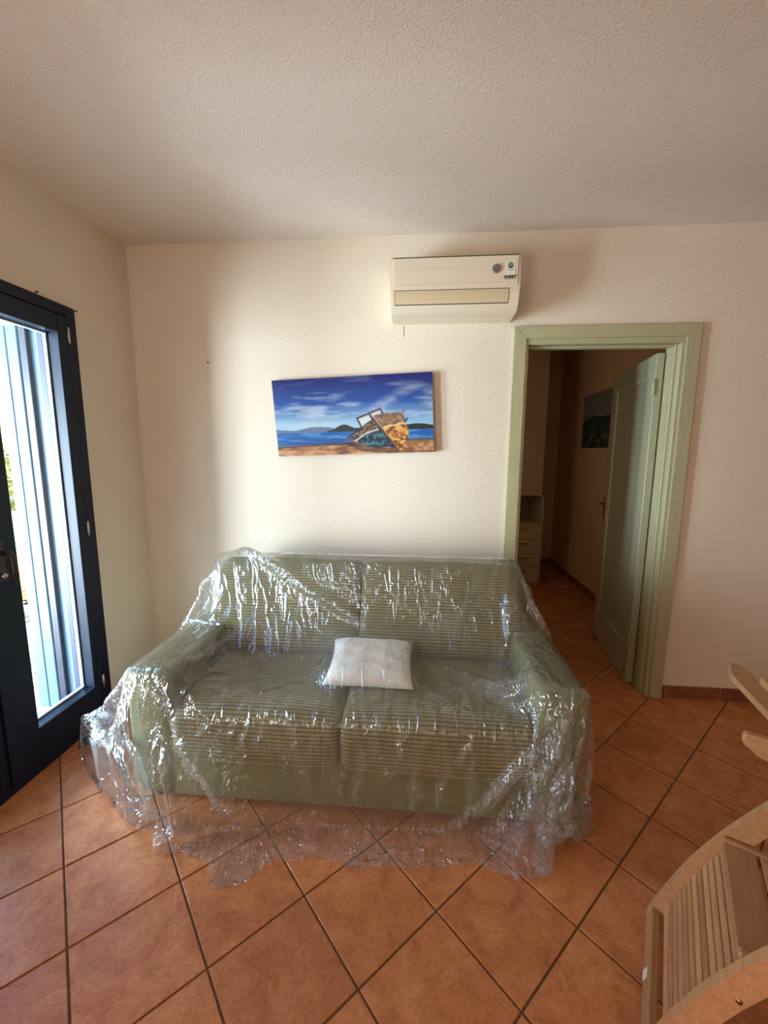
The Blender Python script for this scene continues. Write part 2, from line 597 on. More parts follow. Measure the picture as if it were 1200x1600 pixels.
def leaf(ya, yb, handle_y):
    gy0, gy1 = ya + 0.135 if handle_y == ya else ya + 0.055, yb - 0.055 if handle_y == ya else yb - 0.135
    gz0, gz1 = 0.212, 2.018
    root = empty('door_leaf', (0, 0, 0), 0, win)
    x0, x1 = FX0 + 0.012, FX1 + 0.004
    bm = bmesh.new()
    box_bm(bm, (x0, ya, 0.04), (x1, gy0, 2.10), 0.004, 2)
    box_bm(bm, (x0, gy1, 0.04), (x1, yb, 2.10), 0.004, 2)
    box_bm(bm, (x0, gy0, 0.04), (x1, gy1, gz0), 0.004, 2)
    box_bm(bm, (x0, gy0, gz1), (x1, gy1, 2.10), 0.004, 2)
    from_bm('sash', bm, M_navy, root)
    xg = LX - 0.052
    bm = bmesh.new()
    w = 0.008
    for a, b in (((gy0, gz0), (gy0 + w, gz1)), ((gy1 - w, gz0), (gy1, gz1)), ((gy0 + w, gz0), (gy1 - w, gz0 + w)), ((gy0 + w, gz1 - w), (gy1 - w, gz1))):
        box_bm(bm, (xg - 0.006, a[0], a[1]), (xg + 0.012, b[0], b[1]), 0.0015)
    from_bm('glazing_bead', bm, M_seal, root)
    box('glass_pane', (xg, gy0 + .004, gz0 + .004), (xg + 0.004, gy1 - .004, gz1 - .004), M_glass, root, 0)
    return root
l1 = leaf(1.428, 1.943, 1.428)
l2 = leaf(0.919, 1.424, 0.919)
l2['label'] = 'second glazed leaf nearer the camera'
# cover strip where the two leaves meet, and the handle
wb('meeting_strip', (FX1 + 0.003, 1.412, 0.05), (FX1 + 0.015, 1.452, 2.09))
hx = FX1 + 0.006
pl = box('handle_plate', (hx, 1.468, 0.93), (hx + 0.006, 1.502, 1.10), M_dark, win, 0.001)
tube('handle_lever', [(hx, 1.485, 1.05), (hx + 0.045, 1.487, 1.048), (hx + 0.056, 1.488, 1.035), (hx + 0.058, 1.489, 0.98), (hx + 0.056, 1.489, 0.92)], 0.012, M_dark, pl)
tube('lock_cylinder', [(hx, 1.485, 0.955), (hx + 0.02, 1.485, 0.955)], 0.011, M_steel, pl)
for zz in (1.98, 1.03, 0.18):
    tube('hinge', [(FX1 + 0.006, 1.944, zz), (FX1 + 0.006, 1.944, zz + 0.075)], 0.006, M_steel, win)
# outer jambs, reveal seals and folded shutter outside
box('outer_jamb', (-1.888, 1.962, 0), (-1.808, 2.0, 2.14), M_jamb, win, 0.002)
box('jamb_rebate', (-1.850, 1.955, 0), (-1.842, 1.963, 2.14), M_blue2, win, 0)
box('outer_post', (-1.935, 1.975, 0), (-1.895, 2.0, 2.14), M_blue, win, 0.002)
box('outer_seal', (-1.895, 1.968, 0), (-1.888, 2.0, 2.14), M_seal, win, 0.001)
box('shutter_post', (-1.975, 1.955, 0), (-1.935, 2.0, 2.14), M_blue2, win, 0.003)
box('outer_head', (-1.975, WY0, 2.09), (-1.81, 1.955, 2.15), M_seal, win, 0.003)
box('outer_sill', (-1.99, WY0, -0.05), (-1.81, 1.955, 0.0), M_seal, win, 0.003)
sh = empty('window_shutter', (-2.0, 1.97, 0.0))
tag(sh, 'pale blue folded wooden shutter leaves standing open outside the glazed door', 'shutter')
for k in range(2):
    xa = -1.980 - 0.063 * (k + 1)
    q = box('shutter_leaf', (xa, 1.955, 0.03), (xa + 0.0605, 2.45, 2.075), M_blue, sh, 0.004)
    local(sh, q)
    bm = bmesh.new()
    for r in range(28):
        box_bm(bm, (xa - 0.002, 2.03, 0.15 + r * 0.066), (xa + 0.0625, 2.38, 0.15 + r * 0.066 + 0.045))
    q2 = from_bm('louvre', bm, M_blue, q)
    q2['kind'] = 'stuff'
# nails over the frame
for k, (py, pz) in enumerate(((1.81, 2.165), (2.02, 2.15))):
    nb = tube('wall_nail', [(LX, py, pz), (LX + 0.012, py, pz + 0.002)], 0.0035, M_dark)
    tag(nb, ('small dark nail in the wall above the middle of the glazed door', 'small dark nail beside the top corner of the glazed door')[k], 'nail', 'nails by the glazed door')
nb = tube('wall_nail', [(-1.255, D, 1.985), (-1.255, D - 0.012, 1.987)], 0.004, M_dark)
tag(nb, 'small dark nail in the bare back wall left of the boat picture', 'nail')

# ------------------------------------------------------------------ outside
M_pave = tile_mat('pale_paver', (0.50, 0.45, 0.40), (0.60, 0.56, 0.50), (0.68, 0.64, 0.58), 0.75)
M_sand = plaster('terrace_sand', (0.30, 0.27, 0.23), 120, 0.3)
TZ = -0.06
terr = struct(box('floor_terrace', (-5.2, -1.5, -0.3), (LX - 0.25, 7.0, TZ - 0.012), M_sand, None, 0), 'pale block paved terrace outside the glazed door')
pm = bpy.data.meshes.new('paver')
b_ = bmesh.new()
box_bm(b_, (-0.096, -0.046, -0.03), (0.096, 0.046, 0.0), 0.003)
b_.to_mesh(pm); b_.free()
pm.materials.append(M_pave)
# unique herringbone: pairs repeat on the lattice (0.1,-0.1)+(0.2,0.2)
spots = []
for i in range(-40, 40):
    for j in range(-30, 30):
        ox, oy = i * 0.1 + j * 0.2, -i * 0.1 + j * 0.2
        spots.append((ox + 0.1, oy + 0.05, 0.0))
        spots.append((ox + 0.05, oy + 0.20, math.pi / 2))
k = 0
ca, sa = math.cos(0.3), math.sin(0.3)
rest = bmesh.new()
pv = []
for x, y, rz in spots:
    X, Y = -3.4 + x * ca - y * sa, 2.9 + x * sa + y * ca
    if -5.15 < X < -2.07 and -0.5 < Y < 6.0:
        pv.append((abs(X + 3.0) + abs(Y - 2.6), X, Y, rz + 0.3))
pv.sort()
for k, (_, X, Y, rz) in enumerate(pv):
    if k < 290:
        o = bpy.data.objects.new('paver', pm)
        COL.objects.link(o)
        o.parent = terr
        o.location = (X, Y, TZ + RNG.uniform(-.001, .001))
        o.rotation_euler = (0, 0, rz)
    else:
        c_, s_ = math.cos(rz), math.sin(rz)
        rest.faces.new([rest.verts.new((X + a * 0.096 * c_ - b * 0.046 * s_, Y + a * 0.096 * s_ + b * 0.046 * c_, TZ)) for a, b in ((-1, -1), (1, -1), (1, 1), (-1, 1))])
o = from_bm('paver_field', rest, M_pave, terr)
o['kind'] = 'stuff'

# railing with scrolls
M_rail = mat('painted_iron', (0.10, 0.11, 0.12), 0.5, 0.6)
rl = empty('terrace_railing', (-5.0, 4.5, TZ))
tag(rl, 'dark wrought iron railing with scrolls at the edge of the terrace', 'railing')
def rpart(o):
    return local(rl, o)
rpart(box('top_rail', (-5.015, 1.0, 0.86), (-4.985, 6.8, 0.89), M_rail, rl, 0.002))
rpart(box('bottom_rail', (-5.01, 1.0, 0.04), (-4.99, 6.8, 0.06), M_rail, rl, 0.002))
yy = 1.1
kk = 0
while yy < 6.8:
    rpart(box('baluster', (-5.007, yy - .007, 0.06), (-4.993, yy + .007, 0.86), M_rail, rl, 0))
    if kk % 2 == 0:
        pts = []
        for s_ in range(26):
            a = s_ * 0.42
            r = 0.012 + 0.0035 * s_ 
            pts.append((-5.0, yy + 0.075 + r * math.cos(a) * .7, 0.40 + r * math.sin(a)))
        rpart(tube('scroll', pts, 0.005, M_rail, rl, 5))
    yy += 0.15
    kk += 1
for yp in (1.0, 3.0, 5.0, 6.8):
    rpart(box('railing_post', (-5.02, yp - .02, TZ), (-4.98, yp + .02, 0.92), M_rail, rl, 0.002))

# picnic table with attached bench
pt = empty('picnic_table', (-3.45, 3.25, TZ), math.radians(38))
tag(pt, 'reddish wooden slatted picnic bench on the terrace paving', 'bench')
for k in range(6):
    box('seat_board', (-0.8, -0.36 + k * 0.125, 0.52), (0.8, -0.36 + k * 0.125 + 0.115, 0.555), M_wood2, pt, 0.004)
for sx in (-0.55, 0.55):
    box('cross_beam', (sx - .025, -0.34, 0.43), (sx + .025, 0.36, 0.52), M_wood2, pt, 0.003)
    for sy, t in ((-0.22, 0.28), (0.24, -0.28)):
        box('leg', (sx - .06, sy - .04, 0.0), (sx - .03, sy + .04, 0.47), M_wood2, pt, 0.003, 1, Matrix.Rotation(t, 3, 'X'))
box('apron', (-0.78, -0.375, 0.40), (0.78, -0.35, 0.52), M_wood2, pt, 0.003)
box('stretcher', (-0.55, -0.012, 0.20), (0.55, 0.012, 0.29), M_wood2, pt, 0.003)

# land beyond the terrace, hedge, tree
M_land = plaster('dry_grass', (0.20, 0.20, 0.09), 3, 0.3)
struct(box('ground_beyond', (-80, -50, -0.8), (-5.2, 90, -0.6), M_land, None, 0), 'sunlit ground beyond the terrace')
M_leafy = mat('hedge_leaves', (0.20, 0.21, 0.04), 0.6)
def foliage(bm, c, r, n, size):
    for _ in range(n):
        d = Vector(RNG.normal(size=3)).normalized() * (RNG.uniform(0.55, 1.0))
        p = Vector((c[0] + d.x * r[0], c[1] + d.y * r[1], c[2] + d.z * r[2]))
        a = Vector(RNG.normal(size=3)).normalized()
        b = a.orthogonal().normalized()
        c2 = a.cross(b)
        q = [bm.verts.new(p + a * size), bm.verts.new(p + b * size * .5), bm.verts.new(p - a * size), bm.verts.new(p - b * size * .5)]
        bm.faces.new(q)
hd = empty('shrub', (-9.0, 8.3, -0.6))
tag(hd, 'yellow green flowering bush beyond the terrace railing', 'shrub')
bm = bmesh.new()
for k in range(9):
    foliage(bm, (-9.2 + RNG.uniform(-.5, .5), 5.5 + k * 0.75, 0.45 + RNG.uniform(-.1, .15)), (0.8, 0.8, 1.0), 900, 0.07)
o = local(hd, from_bm('foliage', bm, M_leafy, hd)); o['kind'] = 'stuff'
local(hd, tube('stem', [(-9.2, 8.3, -0.6), (-9.2, 8.35, 0.2)], 0.06, M_wood2, hd))
trb = empty('bare_tree', (-12.0, 11.0, -0.6))
tag(trb, 'bare branched tree standing behind the yellow bush', 'tree')
local(trb, tube('trunk', [(-12, 11, -0.6), (-12.1, 11.1, 0.8), (-12, 11.3, 1.9)], 0.09, M_wood2, trb))
bm = bmesh.new()
def branch(p, d, L, r, depth):
    q = p + d * L
    tube_bm(bm, [p, (p + q) / 2 + Vector(RNG.normal(size=3)) * L * .05, q], r, 4)
    if depth:
        for _ in range(3):
            branch(q, (d + Vector(RNG.normal(size=3)) * .55).normalized(), L * .7, r * .6, depth - 1)
for k in range(5):
    branch(Vector((-12, 11.3, 1.2 + .15 * k)), (Vector((0, 0, .7)) + Vector(RNG.normal(size=3)) * .5).normalized(), 0.9, 0.03, 3)
o = local(trb, from_bm('branches', bm, M_wood2, trb)); o['kind'] = 'stuff'
M_teal = mat('teal_cover', (0.12, 0.42, 0.38), 0.5)
tp = box('pool_cover', (-7.7, 5.6, -0.6), (-6.8, 8.2, 0.32), M_teal, None, 0.06, 3)
tag(tp, 'teal green covered block below the yellow bush, seen through the railing', 'cover')
#BODY
# ------------------------------------------------------------------ sofa
def fabric(name, c1, c2, fine=420, strength=0.35):
    m = mat(name, c1, 0.9, spec=0.25)
    n, l, b = nodes(m)
    v = coords(m)
    f = noise(m, v, fine, 3, 0.6)
    f2 = noise(m, v, 9, 4, 0.6)
    mx = n.new('ShaderNodeMixRGB')
    mx.blend_type = 'MULTIPLY'
    mx.inputs['Fac'].default_value = 0.5
    l.new(ramp(m, f2, [(0.3, c1), (0.7, c2)]), mx.inputs['Color1'])
    l.new(ramp(m, f, [(0.3, (0.6, 0.6, 0.6)), (0.6, (1, 1, 1))]), mx.inputs['Color2'])
    l.new(mx.outputs[0], b.inputs['Base Color'])
    l.new(bump(m, f, strength, 0.0015), b.inputs['Normal'])
    b.inputs['Sheen Weight'].default_value = 0.15
    return m

M_fab = fabric('sage_fabric', (0.150, 0.145, 0.050), (0.18, 0.173, 0.062))
M_rib = fabric('ribbed_sage_fabric', (0.225, 0.20, 0.080), (0.27, 0.24, 0.10))
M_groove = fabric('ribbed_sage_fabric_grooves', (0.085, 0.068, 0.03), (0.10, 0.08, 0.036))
M_pillow = fabric('white_cotton', (0.84, 0.82, 0.76), (0.90, 0.88, 0.83), 300, 0.5)

SX0, SX1 = -1.165, 0.640
sofa = empty('sofa', (-0.26, 1.9, 0.0))
tag(sofa, 'two seater sage green ribbed fabric sofa against the back wall under clear film', 'sofa')
def sp(o):
    return local(sofa, o)
def soft_box(name, lo, hi, r, m, parent, wob=0.0):
    bm = bmesh.new()
    box_bm(bm, lo, hi, r, 5)
    o = from_bm(name, bm, m, parent, True)
    return o
sp(soft_box('base', (SX0 + .02, 1.435, 0.045), (SX1 - .02, 2.30, 0.27), 0.02, M_fab, sofa))
sp(soft_box('arm', (SX0, 1.428, 0.045), (-0.972, 2.28, 0.592), 0.035, M_fab, sofa))
sp(soft_box('arm', (0.462, 1.428, 0.045), (SX1, 2.28, 0.592), 0.035, M_fab, sofa))
sp(soft_box('back_frame', (SX0 + .03, 2.17, 0.045), (SX1 - .03, 2.355, 0.76), 0.04, M_fab, sofa))
for x in (SX0 + .08, SX1 - .08):
    for y in (1.50, 2.25):
        bm = bmesh.new()
        bmesh.ops.create_cone(bm, cap_ends=True, segments=16, radius1=0.02, radius2=0.026, depth=0.047)
        bmesh.ops.translate(bm, vec=(x, y, 0.0235), verts=bm.verts)
        sp(from_bm('foot', bm, M_dark, sofa, True))

def smooth_closed(pts, n):
    """closed Catmull-Rom through control points, resampled evenly"""
    P = np.array(pts, float)
    K = len(P)
    out = []
    for i in range(K):
        p0, p1, p2, p3 = P[i - 1], P[i], P[(i + 1) % K], P[(i + 2) % K]
        for t in np.linspace(0, 1, 24, endpoint=False):
            out.append(0.5 * ((2 * p1) + (-p0 + p2) * t + (2 * p0 - 5 * p1 + 4 * p2 - p3) * t ** 2 + (-p0 + 3 * p1 - 3 * p2 + p3) * t ** 3))
    out = np.array(out)
    d = np.r_[0, np.cumsum(np.linalg.norm(np.diff(np.vstack([out, out[:1]]), axis=0), axis=1))]
    L = d[-1]
    q = np.linspace(0, L, n, endpoint=False)
    cl = np.vstack([out, out[:1]])
    return np.c_[np.interp(q, d, cl[:, 0]), np.interp(q, d, cl[:, 1])], L

def ribbed_cushion(name, ctrl, x0, x1, parent, sag=0.006, seed=0, pitch=0.0150, amp=0.0036):
    _, L = smooth_closed(ctrl, 50)
    per = 6
    ribs = int(round(L / pitch))
    n = ribs * per
    prof, L = smooth_closed(ctrl, n)
    tan = np.roll(prof, -1, 0) - np.roll(prof, 1, 0)
    tan /= np.linalg.norm(tan, axis=1)[:, None]
    nor = np.c_[tan[:, 1], -tan[:, 0]]
    cen = prof.mean(0)
    if ((prof - cen) * nor).sum() < 0:
        nor = -nor
    ph = np.arange(n) % per / per
    rib = amp * np.abs(np.sin(np.pi * ph)) - amp * .8
    xs = np.r_[x0 + 0.0, x0 + np.array([0.004, 0.010, 0.018, 0.030]), np.linspace(x0 + 0.05, x1 - 0.05, 46), x1 - np.array([0.030, 0.018, 0.010, 0.004]), x1]
    rs = np.random.RandomState(seed)
    fx, fp, fa = rs.uniform(2, 14, 6), rs.uniform(0, 6, 6), rs.uniform(.3, 1, 6)
    V = []
    for x in xs:
        e = min(x - x0, x1 - x)
        R_ = 0.035
        inset = 0 if e > R_ else R_ - math.sqrt(max(R_ ** 2 - (R_ - e) ** 2, 0))
        ang = np.arange(n) / n * 2 * np.pi
        w = sum(fa[k] * np.sin(fx[k] * (x - x0) * 2.2 + fp[k] + (k + 1) * .8 * np.sin(ang)) for k in range(6)) / 6
        wob = sag * w
        bul = 0.010 * (1 - ((x - (x0 + x1) / 2) / ((x1 - x0) / 2)) ** 2)
        p = prof + nor * (rib + wob + bul - inset * 0.9)[:, None]
        V += [(x, a, b) for a, b in p]
    F = []
    m_ = len(xs)
    for i in range(m_ - 1):
        for k in range(n):
            F.append((i * n + k, i * n + (k + 1) % n, (i + 1) * n + (k + 1) % n, (i + 1) * n + k))
    F.append(tuple(range(n)))
    F.append(tuple(reversed(range((m_ - 1) * n, m_ * n))))
    o = raw(name, V, F, M_rib, parent)
    me = o.data
    me.materials.append(M_groove)
    sm = np.ones(len(F), bool)
    sm[-2:] = False
    me.polygons.foreach_set('use_smooth', sm)
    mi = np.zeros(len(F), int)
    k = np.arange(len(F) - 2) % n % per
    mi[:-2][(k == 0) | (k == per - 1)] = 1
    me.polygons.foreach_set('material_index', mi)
    me.update()
    bm = bmesh.new(); bm.from_mesh(me); bmesh.ops.recalc_face_normals(bm, faces=bm.faces); bm.to_mesh(me); bm.free()
    return sp(o)

SPLIT = -0.288
seat_ctrl = [(2.02, 0.26), (2.02, 0.42), (1.90, 0.448), (1.70, 0.456), (1.53, 0.455), (1.445, 0.435), (1.412, 0.385), (1.405, 0.32), (1.410, 0.265), (1.45, 0.245), (1.75, 0.25)]
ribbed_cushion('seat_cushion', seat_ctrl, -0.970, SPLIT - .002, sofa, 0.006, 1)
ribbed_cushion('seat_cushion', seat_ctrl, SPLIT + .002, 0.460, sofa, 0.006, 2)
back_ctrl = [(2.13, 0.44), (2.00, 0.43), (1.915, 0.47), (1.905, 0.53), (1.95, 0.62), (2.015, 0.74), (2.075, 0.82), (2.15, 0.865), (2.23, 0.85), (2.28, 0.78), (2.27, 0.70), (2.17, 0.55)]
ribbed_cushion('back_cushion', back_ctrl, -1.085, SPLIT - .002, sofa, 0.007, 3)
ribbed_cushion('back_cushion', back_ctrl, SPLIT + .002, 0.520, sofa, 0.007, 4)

# ------------------------------------------------------------------ pillow
def pillow():
    n = 44
    V, idx = [], {}
    for side in (1, -1):
        for i in range(n + 1):
            for j in range(n + 1):
                u, v = -1 + 2 * i / n, -1 + 2 * j / n
                edge = i in (0, n) or j in (0, n)
                if side == -1 and edge:
                    idx[(side, i, j)] = idx[(1, i, j)]
                    continue
                t = max(0.0, (1 - u ** 4) * (1 - v ** 4)) ** 0.55
                pin = 1 - 0.075 * (1 - abs(v) ** 2.2) * abs(u) ** 3
                pin2 = 1 - 0.075 * (1 - abs(u) ** 2.2) * abs(v) ** 3
                x, y = u * pin * 0.196, v * pin2 * 0.163
                wr = 0.003 * math.sin(9 * u + 5 * v + 2) * math.sin(7 * v - 3 * u) * t
                z = side * (0.055 if side == 1 else 0.030) * t + wr
                idx[(side, i, j)] = len(V)
                V.append((x, y, z))
    F = []
    for side in (1, -1):
        for i in range(n):
            for j in range(n):
                f = (idx[(side, i, j)], idx[(side, i + 1, j)], idx[(side, i + 1, j + 1)], idx[(side, i, j + 1)])
                F.append(f if side == 1 else f[::-1])
    return V, F
pv_, pf_ = pillow()
pil = raw('pillow', pv_, pf_, M_pillow, None, True)
pil.location = (-0.20, 1.742, 0.512)
pil.rotation_euler = (math.radians(9), math.radians(1), math.radians(1.5))
tag(pil, 'small white square pillow on the green sofa seat under the film', 'pillow')

# ------------------------------------------------------------------ clear plastic film draped over the sofa: cloth relaxation
def rbox(c, h, r, ang=0.0):
    ca, sa = math.cos(ang), math.sin(ang)
    c = np.array(c); h = np.array(h)
    def f(P, margin):
        q = P - c
        if ang:
            y = q[:, 1] * ca + q[:, 2] * sa
            z = -q[:, 1] * sa + q[:, 2] * ca
            q = np.c_[q[:, 0], y, z]
        a = np.abs(q) - (h - r)
        near = (a < r + margin).all(1)
        ix = np.nonzero(near)[0]
        if not len(ix):
            return ix, None
        a = a[ix]; q = q[ix]
        m = np.maximum(a, 0)
        L = np.linalg.norm(m, axis=1)
        d = L + np.minimum(a.max(1), 0) - r
        nrm = np.where((L > 1e-9)[:, None], m / np.maximum(L, 1e-9)[:, None], 0)
        ins = L <= 1e-9
        if ins.any():
            k = a[ins].argmax(1)
            e = np.zeros((ins.sum(), 3)); e[np.arange(len(k)), k] = 1
            nrm[ins] = e
        nrm = nrm * np.where(q >= 0, 1, -1)
        hit = d < margin
        ix, d, nrm = ix[hit], d[hit], nrm[hit]
        if ang:
            y = nrm[:, 1] * ca - nrm[:, 2] * sa
            z = nrm[:, 1] * sa + nrm[:, 2] * ca
            nrm = np.c_[nrm[:, 0], y, z]
        return ix, nrm * (margin - d)[:, None]
    return f
ANG = math.radians(-22)
colliders = [
    rbox((-0.2625, 1.84, 0.16), (0.90, 0.412, 0.12), 0.02),
    rbox(((SX0 - 0.972) / 2, 1.854, 0.318), ((-0.972 - SX0) / 2, 0.428, 0.275), 0.035),
    rbox(((SX1 + 0.462) / 2, 1.854, 0.318), ((SX1 - 0.462) / 2, 0.428, 0.275), 0.035),
    rbox((-0.2625, 2.262, 0.40), (0.875, 0.095, 0.362), 0.04),
    rbox((-0.255, 1.72, 0.352), (0.72, 0.316, 0.114), 0.055),
    rbox((-0.2825, 2.085, 0.625), (0.812, 0.135, 0.278), 0.070, ANG),
    rbox((-1.31, 1.68, 0.12), (0.20, 0.30, 0.16), 0.12),      # air caught under the film at the corner
    rbox((-1.02, 1.41, 0.12), (0.28, 0.07, 0.14), 0.07),
    rbox((-0.20, 1.742, 0.518), (0.192, 0.160, 0.058), 0.054, math.radians(9)),
]
def skirt_height(x, y):
    """starting height of the film above the plan position"""
    h = 0.0
    if -0.43 < x < 0.03 and 1.55 < y < 1.94:
        return 0.60
    if SX0 <= x <= SX1 and 1.41 <= y <= 2.30:
        h = 0.47 + (0.42 * min(1, max(0, (y - 1.95) / 0.16)))
    if (SX0 <= x <= -0.97 or 0.46 <= x <= SX1) and 1.42 <= y <= 2.3:
        h = max(h, 0.605 + (0.27 * min(1, max(0, (y - 2.05) / 0.12)) if (-1.09 < x < 0.525) else 0))
    return h

def film():
    du = 0.028
    # arclength tables: u across, v from the front floor edge to behind the back
    xs = [(-1.60, 0.0), (-1.40, 0.40), (-1.19, 0.72), (-0.965, 0.95), (-0.93, 1.06), (0.42, 2.41), (0.455, 2.52), (0.655, 2.73), (0.70, 3.33), (0.73, 3.40)]
    ys = [(1.15, 0.0), (1.28, 0.13), (1.39, 0.63), (1.43, 0.69), (1.93, 1.18), (2.10, 1.60), (2.27, 1.79), (2.385, 1.93), (2.40, 2.35)]
    U, Vv = xs[-1][1], ys[-1][1]
    nu, nv = int(U / du) + 1, int(Vv / du) + 1
    us, vs = np.linspace(0, U, nu), np.linspace(0, Vv, nv)
    X = np.interp(us, [a[1] for a in xs], [a[0] for a in xs])
    Y = np.interp(vs, [a[1] for a in ys], [a[0] for a in ys])
    P = np.zeros((nu, nv, 3))
    for i in range(nu):
        for j in range(nv):
            x, y = X[i], Y[j]
            z = skirt_height(x, y)
            if z == 0:
                # outside the sofa: slope from the nearest edge down to the floor
                ex, ey = min(max(x, SX0), SX1), min(max(y, 1.43), 2.28)
                top = max(skirt_height(ex, ey), 0.46)
                dd = math.hypot(x - ex, y - ey)
                reach = 0.36 if x < SX0 else (0.12 if x > SX1 else 0.16)
                if y > 2.28 and SX0 < x < SX1:
                    z = 0.86 - (vs[j] - 1.79) * 0.9
                else:
                    z = max(0.006, top * (1 - dd / reach))
            # the front floor line runs unevenly
            # the two front corners fan out round the arms and gather into folds
            if us[i] < 0.72 and vs[j] < 0.66:
                a_, b_ = 1 - us[i] / 0.72, 1 - vs[j] / 0.66
                r_, th = max(a_, b_), math.atan2(b_, a_)
                x, y, z = SX0 - 0.01 - r_ * 0.42 * math.cos(th) ** 0.8, 1.42 - r_ * 0.20 * math.sin(th), max(0.012, 0.615 * (1 - r_ * (1.0 + .2 * math.sin(th))))
            elif us[i] > 2.73 and vs[j] < 0.66:
                a_, b_ = (us[i] - 2.73) / (U - 2.73), 1 - vs[j] / 0.66
                r_, th = max(a_, b_), math.atan2(b_, a_)
                x, y, z = SX1 + 0.01 + r_ * 0.06 * math.cos(th), 1.42 - r_ * 0.15 * math.sin(th), max(0.012, 0.615 * (1 - r_ * 1.05))
            P[i, j] = (x, y, z)
    # spread of the lower edges on the floor
    fu = us[:, None] * np.ones(nv)[None, :]
    front = np.clip(1 - vs / 0.6, 0, 1)[None, :]
    P[:, :, 1] -= front * (0.025 * np.sin(fu * 5.1 + 0.6) + 0.02 * np.sin(fu * 11.3) + 0.02 * np.sin(fu * 23 + 1))
    left_ = np.clip(1 - us / 0.7, 0, 1)[:, None]
    fv = np.ones(nu)[:, None] * vs[None, :]
    P[:, :, 0] += left_ * (0.02 * np.sin(fv * 9) + 0.015 * np.sin(fv * 21 + 1))
    P[:, :, 2] += 0.02 + 0.004 * RNG.randn(nu, nv)
    P[:, :, 0] += 0.003 * RNG.randn(nu, nv)

    Xc, Yc = us[:, None] * np.ones(nv)[None, :], vs[None, :] * np.ones(nu)[:, None]
    PIN = (np.maximum(1 - Xc / 0.72, np.where(Yc < 0.66, 1 - Yc / 0.66, 0)) > 0.80) & (Xc < 0.9) & (Yc > 0.0)
    PIN &= (1 - Xc / 0.72 > 0.93) | (Yc < 0.14)
    PIN |= (Xc > 2.73) & (Yc < 0.14)

    def relax(P, h, iters, sub, slack, pin_uv, gravity):
        nu, nv = P.shape[:2]
        Pv = P.copy()
        rs = np.random.RandomState(5)
        def field(shape, n, a):
            f = np.zeros(shape)
            I, J = np.meshgrid(np.arange(shape[0]) * h, np.arange(shape[1]) * h, indexing='ij')
            for _ in range(n):
                k = rs.uniform(4, 30) ; t = rs.uniform(0, 6.28)
                f += np.sin(k * (I * math.cos(t) + J * math.sin(t)) + rs.uniform(0, 6))
            return 1 + a * f / math.sqrt(n)
        Rx, Ry = h * field((nu - 1, nv), 14, slack), h * field((nu, nv - 1), 14, slack)
        Rd = h * math.sqrt(2)
        W = np.ones((nu, nv, 1))
        W[pin_uv] = 0
        def con(A, B, wA, wB, rest, k, kc):
            d = B - A
            L = np.sqrt((d * d).sum(-1, keepdims=True)) + 1e-9
            r = rest[..., None] if isinstance(rest, np.ndarray) else rest
            e = (L - r) / L
            e = np.where(e > 0, k * e, kc * e)
            c = d * e
            s = np.maximum(wA + wB, 1e-6)
            A += c * wA / s
            B -= c * wB / s
        for it in range(iters):
            vel = (P - Pv) * 0.93
            Pv = P.copy()
            P += vel * W
            P[:, :, 2:3] -= gravity * W
            for s in range(sub):
                for o_ in (0, 1):
                    con(P[o_:-1:2][: (nu - o_) // 2], P[o_ + 1::2][: (nu - o_) // 2], W[o_:-1:2][: (nu - o_) // 2], W[o_ + 1::2][: (nu - o_) // 2], Rx[o_::2][: (nu - o_) // 2], 1.0, 0.75)
                    con(P[:, o_:-1:2][:, : (nv - o_) // 2], P[:, o_ + 1::2][:, : (nv - o_) // 2], W[:, o_:-1:2][:, : (nv - o_) // 2], W[:, o_ + 1::2][:, : (nv - o_) // 2], Ry[:, o_::2][:, : (nv - o_) // 2], 1.0, 0.75)
                for a, b in ((0, 1), (1, 0)):
                    for p in (0, 1):
                        A = P[:-1, :-1] if a == 0 else P[1:, :-1]
                        B = P[1:, 1:] if a == 0 else P[:-1, 1:]
                        WA = W[:-1, :-1] if a == 0 else W[1:, :-1]
                        WB = W[1:, 1:] if a == 0 else W[:-1, 1:]
                        con(A[p::2], B[p::2], WA[p::2], WB[p::2], Rd, 0.45, 0.2)
                # weak bending
                con(P[:-2], P[2:], W[:-2], W[2:], 2 * h, 0.02, 0.035)
                con(P[:, :-2], P[:, 2:], W[:, :-2], W[:, 2:], 2 * h, 0.02, 0.035)
            Q = P.reshape(-1, 3)
            for c in colliders:
                ix, push = c(Q, 0.013)
                if len(ix):
                    Q[ix] += push
                    pvq = Pv.reshape(-1, 3)
                    pvq[ix] += (Q[ix] - pvq[ix]) * 0.97     # friction
            fl = Q[:, 2] < 0.006
            pvq = Pv.reshape(-1, 3)
            Q[fl, 2] = 0.006
            Q[fl, :2] = pvq[fl, :2]                           # sticks to the floor
            pvq[fl, 2] = 0.006
            Q[:, 1] = np.minimum(Q[:, 1], 2.412)
            Q[:, 0] = np.maximum(Q[:, 0], -1.66)
            # the hem gathers along these lines at the two front corners
            for nx_, ny_, d_ in ((0.533, 0.846, 0.530), (-0.69, 0.724, 0.566), (-1.0, 0.0, -0.715)):
                k_ = Q[:, 0] * nx_ + Q[:, 1] * ny_ - d_
                b_ = k_ < 0
                Q[b_, 0] -= nx_ * k_[b_]
                Q[b_, 1] -= ny_ * k_[b_]
            P = Q.reshape(nu, nv, 3)
        return P
    P = relax(P, du, 90, 14, 0.035, PIN, 0.00035)
    # refine
    def up(P):
        nu, nv = P.shape[:2]
        Q = np.zeros((2 * nu - 1, 2 * nv - 1, 3))
        Q[::2, ::2] = P
        Q[1::2, ::2] = (P[1:] + P[:-1]) / 2
        Q[:, 1::2] = (Q[:, 0:-2:2] + Q[:, 2::2]) / 2
        return Q
    Q = up(P)
    h2 = us[1] / 2
    Q += RNG.randn(*Q.shape) * 0.0008
